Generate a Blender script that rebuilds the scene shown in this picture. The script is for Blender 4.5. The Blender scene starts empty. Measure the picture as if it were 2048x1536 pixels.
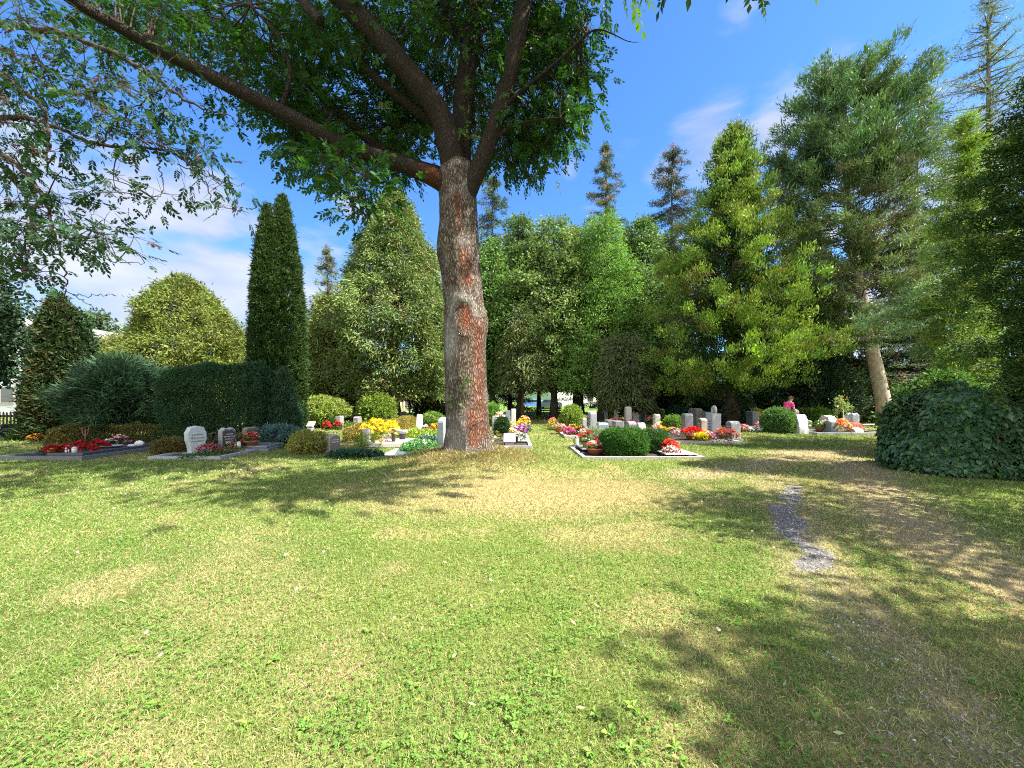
import bpy, bmesh, math, random
import numpy as np
from math import radians, sin, cos, pi
rng = np.random.default_rng(7)
random.seed(7)
scene = bpy.context.scene
# ------------------------------------------------------------------ camera, sky, sun, exposure
F, CX, HOR, CAMZ = 780.0, 1024.0, 797.0, 1.55        # focal length and horizon measured on the photograph (2048 wide)
SUN_EL, SUN_AZ = radians(52), radians(-17)             # azimuth measured from +x towards +y
EXPOSURE, SUN_STRENGTH, SKY_STRENGTH = 2.1, 4.6, 0.074

cam = bpy.data.cameras.new("camera")
cam.sensor_width = 36
cam.lens = 36 * F / 2048
cam.shift_y = (HOR - 768) / 2048
cam.clip_start = 0.05
cam.clip_end = 3000
cob = bpy.data.objects.new("camera", cam)
cob.location = (0, 0, CAMZ)
cob.rotation_euler = (pi / 2, 0, 0)
scene.collection.objects.link(cob)
scene.camera = cob

sv = np.array([cos(SUN_EL) * cos(SUN_AZ), cos(SUN_EL) * sin(SUN_AZ), sin(SUN_EL)])
sl = bpy.data.lights.new("sun", 'SUN')
sl.energy = SUN_STRENGTH
sl.angle = radians(0.5)
sl.color = (1.0, 0.93, 0.80)
so = bpy.data.objects.new("sun", sl)
from mathutils import Vector
so.rotation_euler = Vector(sv).to_track_quat('Z', 'Y').to_euler()
so.location = (20, 0, 30)
scene.collection.objects.link(so)

world = bpy.data.worlds.new("World")
scene.world = world
world.use_nodes = True
wt = world.node_tree
wt.nodes.clear()
def wn(t, **k):
    n = wt.nodes.new(t)
    for a, b in k.items():
        setattr(n, a, b)
    return n
def wmath(op, a, b=None, c=None, clamp=False):
    n = wn('ShaderNodeMath', operation=op, use_clamp=clamp)
    for i, s in enumerate((a, b, c)):
        if s is None: continue
        if isinstance(s, (int, float)): n.inputs[i].default_value = s
        else: wt.links.new(s, n.inputs[i])
    return n.outputs[0]
sky = wn('ShaderNodeTexSky', sky_type='NISHITA')
sky.sun_disc = False
sky.sun_elevation = SUN_EL
sky.sun_rotation = pi / 2 - SUN_AZ
sky.altitude = 500
sky.air_density = 1.0
sky.dust_density = 0.3
sky.ozone_density = 3.0
tc = wn('ShaderNodeTexCoord')
gen = tc.outputs['Generated']
def pdir(px, py):
    v = np.array([(px - CX) / F, 1.0, (HOR - py) / F])
    return v / np.linalg.norm(v)
# clouds: fractal noise on the sky dome, let through where cloud banks stand
mp = wn('ShaderNodeMapping')
mp.inputs['Rotation'].default_value = (0, radians(-32), 0)
mp.inputs['Scale'].default_value = (1.3, 1.6, 4.2)
wt.links.new(gen, mp.inputs[0])
n1 = wn('ShaderNodeTexNoise'); n1.inputs['Scale'].default_value = 3.4; n1.inputs['Detail'].default_value = 9; n1.inputs['Roughness'].default_value = .58
n1.inputs['Distortion'].default_value = 0.35
wt.links.new(mp.outputs[0], n1.inputs['Vector'])
mp2 = wn('ShaderNodeMapping')
mp2.inputs['Scale'].default_value = (1.0, 1.0, 2.6)
wt.links.new(gen, mp2.inputs[0])
n2 = wn('ShaderNodeTexNoise'); n2.inputs['Scale'].default_value = 4.6; n2.inputs['Detail'].default_value = 8; n2.inputs['Roughness'].default_value = .52
wt.links.new(mp2.outputs[0], n2.inputs['Vector'])
banks = {0: [(1430, 280, .16, .5), (1560, 240, .13, .55), (1660, 170, .10, .5), (1330, 330, .09, .42), (1250, 300, .08, .3), (1490, 10, .10, .3), (1790, 280, .25, .34), (1960, 330, .25, .45),
             (1140, 330, .06, .42), (710, 420, .07, .4)],
         1: [(400, 425, .17, .62), (250, 400, .22, .55), (90, 480, .34, .62), (480, 440, .13, .5), (430, 590, .30, .62), (640, 540, .20, .52), (700, 400, .10, .42), (200, 620, .34, .6), (850, 640, .35, .5), (1250, 600, .5, .42),
             (1700, 600, .5, .5)]}
masks = []
for which, nz in ((0, n1), (1, n2)):
    tot = None
    for px, py, r, w in banks[which]:
        w += .13 if which == 0 else .05
        d = wn('ShaderNodeVectorMath', operation='DISTANCE')
        wt.links.new(gen, d.inputs[0])
        d.inputs[1].default_value = tuple(pdir(px, py))
        g = wn('ShaderNodeMapRange', interpolation_type='SMOOTHSTEP')
        wt.links.new(d.outputs['Value'], g.inputs['Value'])
        g.inputs['From Min'].default_value = 0
        g.inputs['From Max'].default_value = r * 1.15
        g.inputs['To Min'].default_value = w
        g.inputs['To Max'].default_value = 0
        tot = g.outputs[0] if tot is None else wmath('MAXIMUM', tot, g.outputs[0])
    s = wmath('ADD', nz.outputs['Fac'], tot)
    m = wn('ShaderNodeMapRange', interpolation_type='SMOOTHSTEP')
    wt.links.new(s, m.inputs['Value'])
    m.inputs['From Min'].default_value = 0.82 if which == 0 else 0.86
    m.inputs['From Max'].default_value = 1.25 if which == 0 else 1.13
    masks.append(m.outputs[0])
cm = wmath('MAXIMUM', masks[0], masks[1])
cm = wmath('MULTIPLY', cm, 0.9)
shade = wn('ShaderNodeMapRange')
wt.links.new(n2.outputs['Fac'], shade.inputs['Value'])
shade.inputs['From Min'].default_value = .3; shade.inputs['From Max'].default_value = .72
ccol = wn('ShaderNodeMix', data_type='RGBA')
wt.links.new(shade.outputs[0], ccol.inputs['Factor'])
ccol.inputs['A'].default_value = (1.55, 1.9, 2.7, 1)
ccol.inputs['B'].default_value = (3.1, 3.15, 3.35, 1)
tint = wn('ShaderNodeMix', data_type='RGBA', blend_type='MULTIPLY')
tint.inputs['Factor'].default_value = 1
tint.inputs['B'].default_value = (.47, .76, 1.06, 1)
wt.links.new(sky.outputs[0], tint.inputs['A'])
mx = wn('ShaderNodeMix', data_type='RGBA')
wt.links.new(cm, mx.inputs['Factor'])
wt.links.new(tint.outputs['Result'], mx.inputs['A'])
wt.links.new(ccol.outputs['Result'], mx.inputs['B'])
# an unseen white cloud bank, added behind the camera to brighten the shade
sepd = wn('ShaderNodeSeparateXYZ'); wt.links.new(gen, sepd.inputs[0])
back = wn('ShaderNodeMapRange', interpolation_type='SMOOTHSTEP')
wt.links.new(wmath('ADD', sepd.outputs['Y'], wmath('MULTIPLY', n2.outputs['Fac'], .3)), back.inputs['Value'])
back.inputs['From Min'].default_value = .12; back.inputs['From Max'].default_value = -.30
back.inputs['To Min'].default_value = 0; back.inputs['To Max'].default_value = .9
mx2 = wn('ShaderNodeMix', data_type='RGBA')
wt.links.new(back.outputs[0], mx2.inputs['Factor']); wt.links.new(mx.outputs['Result'], mx2.inputs['A'])
mx2.inputs['B'].default_value = (7.6, 7.6, 7.4, 1)
mx = mx2
bg = wn('ShaderNodeBackground')
bg.inputs['Strength'].default_value = SKY_STRENGTH
wt.links.new(mx.outputs['Result'], bg.inputs['Color'])
wo = wn('ShaderNodeOutputWorld')
wt.links.new(bg.outputs[0], wo.inputs['Surface'])

scene.view_settings.view_transform = 'Standard'
scene.view_settings.look = 'None'
scene.view_settings.gamma = 1
scene.view_settings.exposure = EXPOSURE
cy = scene.cycles
cy.max_bounces = 10; cy.diffuse_bounces = 6; cy.glossy_bounces = 2; cy.transmission_bounces = 6; cy.transparent_max_bounces = 4
cy.caustics_reflective = False; cy.caustics_refractive = False
cy.use_denoising = False
cy.filter_width = 1.1

# ------------------------------------------------------------------ helpers
def GY(py): return F * CAMZ / (py - HOR)
def W(px, py, Y): return np.array([(px - CX) / F * Y, Y, CAMZ + (HOR - py) / F * Y])
def X(px, Y): return (px - CX) / F * Y
def ZT(py, Y): return CAMZ + (HOR - py) / F * Y
def G(px, py):
    Y = GY(py)
    return np.array([X(px, Y), Y])
def nrm(a):
    return a / np.maximum(np.linalg.norm(a, axis=-1, keepdims=True), 1e-9)
def _h(ix, iy, iz, s):
    n = (ix * 374761393 + iy * 668265263 + iz * 2147483647 + s * 974634777) & 0xFFFFFFFF
    n = ((n ^ (n >> 13)) * 1274126177) & 0xFFFFFFFF
    n = n ^ (n >> 16)
    return (n & 0xFFFF) / 65535.0
def vnoise(x, y, z=None, s=0):
    x = np.asarray(x, float); y = np.asarray(y, float)
    z = np.zeros_like(x) if z is None else np.asarray(z, float)
    ix = np.floor(x).astype(np.int64); iy = np.floor(y).astype(np.int64); iz = np.floor(z).astype(np.int64)
    fx, fy, fz = x - ix, y - iy, z - iz
    fx = fx * fx * (3 - 2 * fx); fy = fy * fy * (3 - 2 * fy); fz = fz * fz * (3 - 2 * fz)
    r = 0
    for a in (0, 1):
        for b in (0, 1):
            for c in (0, 1):
                r = r + _h(ix + a, iy + b, iz + c, s) * (fx if a else 1 - fx) * (fy if b else 1 - fy) * (fz if c else 1 - fz)
    return r
def fbm(x, y, z=None, s=0, o=4):
    r, a, t = 0, .5, 0
    for i in range(o):
        k = 2.0 ** i
        r = r + a * vnoise(np.asarray(x) * k, np.asarray(y) * k, None if z is None else np.asarray(z) * k, s + i)
        t += a; a *= .5
    return r / t
def sm(a, b, x):
    t = np.clip((x - a) / (b - a), 0, 1)
    return t * t * (3 - 2 * t)
TREE = np.array([X(940, 9.2), 9.25])
def gz(x, y):
    r2 = ((x - TREE[0]) ** 2 + (y - TREE[1]) ** 2)
    return .34 * np.exp(-r2 / 2.6) + .05 * (fbm(np.asarray(x) * .4, np.asarray(y) * .4, s=3) - .5) * sm(1, 6, np.sqrt(np.asarray(x) ** 2 + np.asarray(y) ** 2) + 1)

class MB:
    def __init__(s):
        s.v, s.c, s.q, s.t, s.n = [], [], [], [], 0
        s.ng = []
    def add(s, v, q=None, col=(.5, .5, .5), mat=0, t=None, smooth=False):
        v = np.asarray(v, float).reshape(-1, 3)
        col = np.asarray(col, float)
        if col.ndim == 1: col = np.tile(col, (len(v), 1))
        s.v.append(v); s.c.append(col)
        if q is not None and len(q): s.q.append((np.asarray(q, np.int64) + s.n, mat, smooth))
        if t is not None and len(t): s.t.append((np.asarray(t, np.int64) + s.n, mat, smooth))
        s.n += len(v)
        return s
    def build(s, name, mats, parent=None, loc=None):
        me = bpy.data.meshes.new(name)
        v = np.concatenate(s.v).astype(np.float32)
        c = np.concatenate(s.c).astype(np.float32)
        me.vertices.add(len(v)); me.vertices.foreach_set('co', v.ravel())
        li, ls, mi, smo, st = [], [], [], [], 0
        for arr, k in ((s.q, 4), (s.t, 3)):
            for f, m, sh in arr:
                li.append(f.ravel()); ls.append(st + np.arange(len(f)) * k); mi.append(np.full(len(f), m)); smo.append(np.full(len(f), sh))
                st += f.size
        li = np.concatenate(li); ls = np.concatenate(ls); mi = np.concatenate(mi); smo = np.concatenate(smo)
        me.loops.add(len(li)); me.loops.foreach_set('vertex_index', li.astype(np.int32))
        me.polygons.add(len(ls)); me.polygons.foreach_set('loop_start', ls.astype(np.int32))
        me.polygons.foreach_set('material_index', mi.astype(np.int32))
        me.polygons.foreach_set('use_smooth', smo.astype(bool))
        a = me.attributes.new('col', 'FLOAT_COLOR', 'POINT')
        a.data.foreach_set('color', np.concatenate([c, np.ones((len(c), 1), np.float32)], 1).ravel())
        for m in (mats if isinstance(mats, (list, tuple)) else [mats]): me.materials.append(m)
        me.update(calc_edges=True)
        o = bpy.data.objects.new(name, me)
        scene.collection.objects.link(o)
        if parent is not None: o.parent = parent
        if loc is not None: o.location = loc
        return o
def tag(o, label=None, cat=None, group=None, kind=None):
    if label: o['label'] = label
    if cat: o['category'] = cat
    if group: o['group'] = group
    if kind: o['kind'] = kind
    return o
def thing(name, label, cat, loc, group=None, rz=0):
    o = bpy.data.objects.new(name, None)
    o.empty_display_size = .2
    o.location = loc
    o.rotation_euler = (0, 0, rz)
    scene.collection.objects.link(o)
    return tag(o, label, cat, group)

def tube(path, rad, k=8, cap=True):
    p = np.asarray(path, float); r = np.asarray(rad, float) * np.ones(len(p))
    t = nrm(np.gradient(p, axis=0))
    ref = np.array([0, 0, 1.]) if abs(t[0][2]) < .9 else np.array([1., 0, 0])
    u = nrm(np.cross(t[0], ref))
    vs = []
    a = np.arange(k) * 2 * pi / k
    for i in range(len(p)):
        u = nrm(u - t[i] * np.dot(u, t[i]))
        w = np.cross(t[i], u)
        vs.append(p[i] + r[i] * (np.cos(a)[:, None] * u + np.sin(a)[:, None] * w))
    v = np.concatenate(vs)
    q = []
    for i in range(len(p) - 1):
        for j in range(k):
            j2 = (j + 1) % k
            q.append((i * k + j, i * k + j2, (i + 1) * k + j2, (i + 1) * k + j))
    tr = []
    if cap:
        n = len(v)
        v = np.vstack([v, p[0], p[-1]])
        b = (len(p) - 1) * k
        for j in range(k):
            j2 = (j + 1) % k
            tr.append((n, j2, j)); tr.append((n + 1, b + j, b + j2))
    return v, np.array(q), np.array(tr)
def spline(pts, n):
    p = np.asarray(pts, float)
    t = np.linspace(0, len(p) - 1, n)
    out = []
    for x in t:
        i = min(int(x), len(p) - 2); f = x - i
        a, b, c, d = p[max(i - 1, 0)], p[i], p[i + 1], p[min(i + 2, len(p) - 1)]
        out.append(.5 * (2 * b + (c - a) * f + (2 * a - 5 * b + 4 * c - d) * f * f + (3 * b - a - 3 * c + d) * f ** 3))
    return np.array(out)
def addtube(mb, path, rad, k=8, col=(.1, .1, .1), mat=0, cap=True):
    v, q, t = tube(path, rad, k, cap)
    mb.add(v, q, col, mat, t if len(t) else None, smooth=True)
def quick_tubes(mb, A, B, C, ra, rb, col, mat=0, k=3, ns=4):
    """many thin curved twigs at once: A start, B control, C end (n,3)"""
    n = len(A)
    if n == 0: return
    ts = np.linspace(0, 1, ns)
    P = np.stack([((1 - t) ** 2) * A + 2 * t * (1 - t) * B + t * t * C for t in ts], 1)
    d = nrm(C - A)
    u = nrm(np.cross(d, np.array([.3, .2, 1.])))
    w = np.cross(d, u)
    a = np.arange(k) * 2 * pi / k
    ring = np.cos(a)[None, :, None] * u[:, None, :] + np.sin(a)[None, :, None] * w[:, None, :]
    r = (ra[:, None] * (1 - ts)[None] + rb[:, None] * ts[None])
    V = P[:, :, None, :] + ring[:, None, :, :] * r[:, :, None, None]
    q = []
    for i in range(ns - 1):
        for j in range(k):
            q.append((i * k + j, i * k + (j + 1) % k, (i + 1) * k + (j + 1) % k, (i + 1) * k + j))
    q = (np.array(q)[None] + (np.arange(n) * ns * k)[:, None, None]).reshape(-1, 4)
    mb.add(V.reshape(-1, 3), q, col, mat, smooth=True)
def leaves(mb, P, D, N, L, Wd, col, mat=0, fold=0.12, mid=.45, bend=0.0):
    """one kite-shaped leaf per point: P base, D direction, N normal hint"""
    n = len(P)
    if n == 0: return
    L = np.broadcast_to(np.asarray(L, float), (n,))[:, None]
    Wd = np.broadcast_to(np.asarray(Wd, float), (n,))[:, None]
    D = nrm(D)
    S = nrm(np.cross(D, N))
    U = np.cross(S, D)
    m = P + D * L * mid
    up = U * Wd * fold
    tip = P + D * L
    if np.any(bend): tip = tip - np.array([0, 0, 1.]) * (np.asarray(bend).reshape(-1, 1) if np.ndim(bend) else bend) * L
    V = np.stack([P, m + S * Wd * .5 + up, tip, m - S * Wd * .5 + up], 1).reshape(-1, 3)
    q = np.arange(n * 4).reshape(n, 4)
    col = np.asarray(col, float)
    c = np.repeat(col, 4, 0) if col.ndim == 2 else col
    mb.add(V, q, c, mat)
def rnd(n): return rng.normal(size=(n, 3))
def jcol(base, n, v=.18, hue=.1):
    b = np.asarray(base, float)[None] * np.exp(rng.normal(size=(n, 1)) * v)
    b = b * np.exp(rng.normal(size=(n, 3)) * np.array([hue, hue * .4, hue]))
    return np.clip(b, .003, .95)
def clump_leaves(mb, C, O, R, n, L, Wd, col, ao=.6, ar=.5, az=0., cv=.16, lv=.14, flat=1., mat=0, alt=None, altp=0., sz=.3):
    m = len(C)
    idx = np.repeat(np.arange(m), n)
    off = rnd(len(idx)) * .5
    off[:, 2] *= flat
    P = C[idx] + off * R[idx][:, None]
    D = O[idx] * ao + rnd(len(idx)) * ar + np.array([0, 0, az])
    cc = jcol(col, m, cv, .08)
    if alt is not None:
        k = rng.random(m) < altp
        cc[k] = jcol(alt, k.sum(), cv, .08)
    c = cc[idx] * np.exp(rng.normal(size=(len(idx), 1)) * lv)
    leaves(mb, P, D, rnd(len(idx)), L * np.exp(rng.normal(size=len(idx)) * sz), Wd * np.exp(rng.normal(size=len(idx)) * sz * .7), c, mat)

# ------------------------------------------------------------------ materials
def mat_new(name):
    m = bpy.data.materials.new(name)
    m.use_nodes = True
    nt = m.node_tree
    nt.nodes.clear()
    out = nt.nodes.new('ShaderNodeOutputMaterial')
    return m, nt, out
def foliage_mat(name, trans=.3, rough=.55, spec=.25, ttint=(1.25, 1.25, .55)):
    m, nt, out = mat_new(name)
    a = nt.nodes.new('ShaderNodeAttribute'); a.attribute_name = 'col'
    p = nt.nodes.new('ShaderNodeBsdfPrincipled')
    nt.links.new(a.outputs['Color'], p.inputs['Base Color'])
    p.inputs['Roughness'].default_value = rough
    p.inputs['Specular IOR Level'].default_value = spec
    t = nt.nodes.new('ShaderNodeBsdfTranslucent')
    k = nt.nodes.new('ShaderNodeMix'); k.data_type = 'RGBA'; k.blend_type = 'MULTIPLY'; k.inputs['Factor'].default_value = 1
    nt.links.new(a.outputs['Color'], k.inputs['A']); k.inputs['B'].default_value = (*ttint, 1)
    nt.links.new(k.outputs['Result'], t.inputs['Color'])
    s = nt.nodes.new('ShaderNodeMixShader'); s.inputs[0].default_value = trans
    nt.links.new(p.outputs[0], s.inputs[1]); nt.links.new(t.outputs[0], s.inputs[2])
    nt.links.new(s.outputs[0], out.inputs[0])
    return m
def attr_mat(name, rough=.7, spec=.3, nscale=40, namt=.25, bump=.3, bscale=None, stretch=(1, 1, 1), metal=0):
    """base colour from the mesh, broken up by procedural noise and bump"""
    m, nt, out = mat_new(name)
    N = nt.nodes.new
    a = N('ShaderNodeAttribute'); a.attribute_name = 'col'
    tc = N('ShaderNodeTexCoord')
    mp = N('ShaderNodeMapping'); mp.inputs['Scale'].default_value = stretch
    nt.links.new(tc.outputs['Object'], mp.inputs[0])
    nz = N('ShaderNodeTexNoise'); nz.inputs['Scale'].default_value = nscale; nz.inputs['Detail'].default_value = 6; nz.inputs['Roughness'].default_value = .65
    nt.links.new(mp.outputs[0], nz.inputs['Vector'])
    mr = N('ShaderNodeMapRange'); mr.inputs['From Min'].default_value = .3; mr.inputs['From Max'].default_value = .7
    mr.inputs['To Min'].default_value = 1 - namt; mr.inputs['To Max'].default_value = 1 + namt
    nt.links.new(nz.outputs['Fac'], mr.inputs['Value'])
    vm = N('ShaderNodeVectorMath'); vm.operation = 'SCALE'
    nt.links.new(a.outputs['Color'], vm.inputs[0]); nt.links.new(mr.outputs[0], vm.inputs['Scale'])
    p = N('ShaderNodeBsdfPrincipled')
    nt.links.new(vm.outputs[0], p.inputs['Base Color'])
    p.inputs['Roughness'].default_value = rough; p.inputs['Specular IOR Level'].default_value = spec; p.inputs['Metallic'].default_value = metal
    if bump:
        b = N('ShaderNodeBump'); b.inputs['Strength'].default_value = bump; b.inputs['Distance'].default_value = .02
        nt.links.new(nz.outputs['Fac'], b.inputs['Height']); nt.links.new(b.outputs[0], p.inputs['Normal'])
    nt.links.new(p.outputs[0], out.inputs[0])
    return m
M_LEAF = foliage_mat('ash_leaf', .42, .5, .2)
M_NEEDLE = foliage_mat('conifer_needle', .22, .6, .2, (1.15, 1.2, .6))
M_BROAD = foliage_mat('shrub_leaf', .28, .6, .15)
M_GRASS = foliage_mat('grass_blade', .35, .6, .2, (1.1, 1.1, .6))
M_PETAL = foliage_mat('petal', .35, .6, .2, (1.1, 1.0, 1.0))
M_IVY = foliage_mat('ivy_leaf', .1, .38, .4)
M_BARK = attr_mat('bark', .9, .1, 14, .45, .8, stretch=(1, 1, .25))
M_TWIG = attr_mat('twig', .9, .1, 20, .3, 0)
M_STONE = attr_mat('rough_stone', .75, .3, 60, .25, .35)
M_POLISH = attr_mat('polished_granite', .3, .4, 120, .3, 0)
M_CLAY = attr_mat('terracotta', .8, .2, 30, .15, .1)
M_PLAST = attr_mat('glazed', .4, .4, 20, .08, 0)
M_WOOD = attr_mat('weathered_wood', .85, .15, 12, .3, .3, stretch=(6, 6, .6))
M_PLASTER = attr_mat('plaster', .9, .1, 3, .08, .05)
M_CLOTH = attr_mat('cloth', .9, .1, 15, .08, 0)
M_SKIN = attr_mat('skin', .55, .3, 30, .04, 0)
M_GLASS = attr_mat('window_glass', .1, .6, 4, .1, 0)
M_PAINT = attr_mat('car_paint', .25, .5, 4, .02, 0)
M_METAL = attr_mat('painted_metal', .45, .5, 20, .1, 0)
def plain_mat(name, col, rough=.8):
    m, nt, out = mat_new(name)
    p = nt.nodes.new('ShaderNodeBsdfPrincipled'); p.inputs['Roughness'].default_value = rough
    n = nt.nodes.new('ShaderNodeTexNoise'); n.inputs['Scale'].default_value = 18
    r = nt.nodes.new('ShaderNodeMix'); r.data_type = 'RGBA'
    r.inputs['A'].default_value = (*[c * .85 for c in col], 1); r.inputs['B'].default_value = (*[min(c * 1.12, .95) for c in col], 1)
    nt.links.new(n.outputs['Fac'], r.inputs['Factor']); nt.links.new(r.outputs['Result'], p.inputs['Base Color']); nt.links.new(p.outputs[0], out.inputs[0])
    return m
M_PEBBLE = attr_mat('pebble', .8, .25, 60, .2, 0)

# the bark of the ash: vertical fissures, grey ridges, an orange algae crust where the mesh says so
def ash_bark(k=1., name='ash_bark'):
    m, nt, out = mat_new(name)
    N = nt.nodes.new; Lk = nt.links.new
    tc = N('ShaderNodeTexCoord')
    mp = N('ShaderNodeMapping'); mp.inputs['Scale'].default_value = (1, 1, .22)
    Lk(tc.outputs['Object'], mp.inputs[0])
    nw = N('ShaderNodeTexNoise'); nw.inputs['Scale'].default_value = 9; nw.inputs['Detail'].default_value = 4
    Lk(mp.outputs[0], nw.inputs['Vector'])
    wa = N('ShaderNodeVectorMath'); wa.operation = 'SCALE'; wa.inputs['Scale'].default_value = .12
    Lk(nw.outputs['Color'], wa.inputs[0])
    wb = N('ShaderNodeVectorMath'); wb.operation = 'ADD'
    Lk(mp.outputs[0], wb.inputs[0]); Lk(wa.outputs[0], wb.inputs[1])
    vo = N('ShaderNodeTexVoronoi'); vo.feature = 'DISTANCE_TO_EDGE'; vo.inputs['Scale'].default_value = 33
    Lk(wb.outputs[0], vo.inputs['Vector'])
    rg = N('ShaderNodeMapRange'); rg.inputs['From Max'].default_value = .28
    Lk(vo.outputs['Distance'], rg.inputs['Value'])
    n2 = N('ShaderNodeTexNoise'); n2.inputs['Scale'].default_value = 3.5; n2.inputs['Detail'].default_value = 8; n2.inputs['Roughness'].default_value = .7
    Lk(tc.outputs['Object'], n2.inputs['Vector'])
    c1 = N('ShaderNodeMix'); c1.data_type = 'RGBA'
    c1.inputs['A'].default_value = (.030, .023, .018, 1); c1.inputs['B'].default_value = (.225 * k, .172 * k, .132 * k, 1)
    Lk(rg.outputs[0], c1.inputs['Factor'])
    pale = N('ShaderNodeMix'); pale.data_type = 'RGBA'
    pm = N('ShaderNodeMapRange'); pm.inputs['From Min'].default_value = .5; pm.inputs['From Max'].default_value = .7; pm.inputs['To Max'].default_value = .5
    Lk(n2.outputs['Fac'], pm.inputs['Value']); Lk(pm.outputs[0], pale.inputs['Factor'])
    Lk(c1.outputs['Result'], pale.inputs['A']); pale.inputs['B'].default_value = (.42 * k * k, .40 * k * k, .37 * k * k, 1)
    at = N('ShaderNodeAttribute'); at.attribute_name = 'col'
    sep = N('ShaderNodeSeparateColor'); Lk(at.outputs['Color'], sep.inputs[0])
    # R = orange crust, G = pale patches
    li = N('ShaderNodeMix'); li.data_type = 'RGBA'
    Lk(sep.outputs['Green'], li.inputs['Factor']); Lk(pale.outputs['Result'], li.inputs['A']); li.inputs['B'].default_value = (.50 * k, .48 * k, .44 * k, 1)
    on = N('ShaderNodeMath'); on.operation = 'MULTIPLY_ADD'; on.use_clamp = True
    Lk(n2.outputs['Fac'], on.inputs[0]); on.inputs[1].default_value = 1.6; on.inputs[2].default_value = -.8
    o2 = N('ShaderNodeMath'); o2.operation = 'ADD'; Lk(on.outputs[0], o2.inputs[0]); Lk(sep.outputs['Red'], o2.inputs[1])
    o3 = N('ShaderNodeMapRange'); o3.inputs['From Min'].default_value = .35; o3.inputs['From Max'].default_value = .8
    Lk(o2.outputs[0], o3.inputs['Value'])
    n3 = N('ShaderNodeTexNoise'); n3.inputs['Scale'].default_value = 30; n3.inputs['Detail'].default_value = 5; n3.inputs['Roughness'].default_value = .7
    Lk(mp.outputs[0], n3.inputs['Vector'])
    m3 = N('ShaderNodeMapRange'); m3.inputs['From Min'].default_value = .35; m3.inputs['From Max'].default_value = .6; m3.inputs['To Min'].default_value = .3; Lk(n3.outputs['Fac'], m3.inputs['Value'])
    o3b = N('ShaderNodeMath'); o3b.operation = 'MULTIPLY'; Lk(o3.outputs[0], o3b.inputs[0]); Lk(m3.outputs[0], o3b.inputs[1]); o3 = o3b
    o4 = N('ShaderNodeMath'); o4.operation = 'MULTIPLY'; Lk(o3.outputs[0], o4.inputs[0]); Lk(sep.outputs['Red'], o4.inputs[1])
    o5 = N('ShaderNodeMath'); o5.operation = 'MULTIPLY'; o5.inputs[1].default_value = .86; Lk(o4.outputs[0], o5.inputs[0])
    oc = N('ShaderNodeMix'); oc.data_type = 'RGBA'
    oc.inputs['A'].default_value = (.10, .022, .008, 1); oc.inputs['B'].default_value = (.28, .062, .017, 1)
    Lk(rg.outputs[0], oc.inputs['Factor'])
    fin = N('ShaderNodeMix'); fin.data_type = 'RGBA'
    Lk(o5.outputs[0], fin.inputs['Factor']); Lk(li.outputs['Result'], fin.inputs['A']); Lk(oc.outputs['Result'], fin.inputs['B'])
    p = N('ShaderNodeBsdfPrincipled'); p.inputs['Roughness'].default_value = .9; p.inputs['Specular IOR Level'].default_value = .15
    Lk(fin.outputs['Result'], p.inputs['Base Color'])
    b = N('ShaderNodeBump'); b.inputs['Strength'].default_value = 1; b.inputs['Distance'].default_value = .032
    Lk(rg.outputs[0], b.inputs['Height']); Lk(b.outputs[0], p.inputs['Normal'])
    Lk(p.outputs[0], out.inputs[0])
    return m
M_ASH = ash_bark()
M_LIMB_SHADED = ash_bark(.22, 'ash_limb_bark_shaded')  # trunk bark darkened: the shade of the crown is put into the limb colour

# ------------------------------------------------------------------ ground
def polydist(x, y, pts):
    d = np.full(np.shape(x), 1e9)
    for (a, b) in zip(pts[:-1], pts[1:]):
        ab = b - a
        t = np.clip(((x - a[0]) * ab[0] + (y - a[1]) * ab[1]) / (ab @ ab + 1e-9), 0, 1)
        d = np.minimum(d, np.hypot(x - a[0] - t * ab[0], y - a[1] - t * ab[1]))
    return d
def inpoly(x, y, pts):
    r = np.zeros(np.shape(x), bool)
    for (a, b) in zip(pts, np.roll(pts, -1, 0)):
        c = ((a[1] > y) != (b[1] > y)) & (x < (b[0] - a[0]) * (y - a[1]) / (b[1] - a[1] + 1e-12) + a[0])
        r ^= c
    return r
GL = lambda l: np.array([G(*p) for p in l])
GRAVEL = GL([(1565, 968), (1600, 972), (1606, 1004), (1586, 1016), (1604, 1046), (1628, 1066), (1648, 1100), (1662, 1128), (1628, 1150), (1588, 1128), (1572, 1085), (1552, 1050), (1538, 1016), (1568, 1010)])
RUT_R = GL([(1560, 906), (1650, 902), (1700, 925), (1740, 960), (1790, 1010), (1870, 1070), (1960, 1130), (2100, 1190)])
RUT_L = GL([(1480, 935), (1540, 955), (1575, 1000), (1600, 1070), (1625, 1140), (1700, 1220), (1770, 1300), (1860, 1400), (1960, 1536)])
CROSS = GL([(1380, 950), (1500, 932), (1600, 912), (1700, 903), (1830, 900)])
FARPATH = np.array([[X(1690, 23), 23.2], [X(1800, 23), 23.0], [X(2000, 22), 21.5]])
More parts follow.
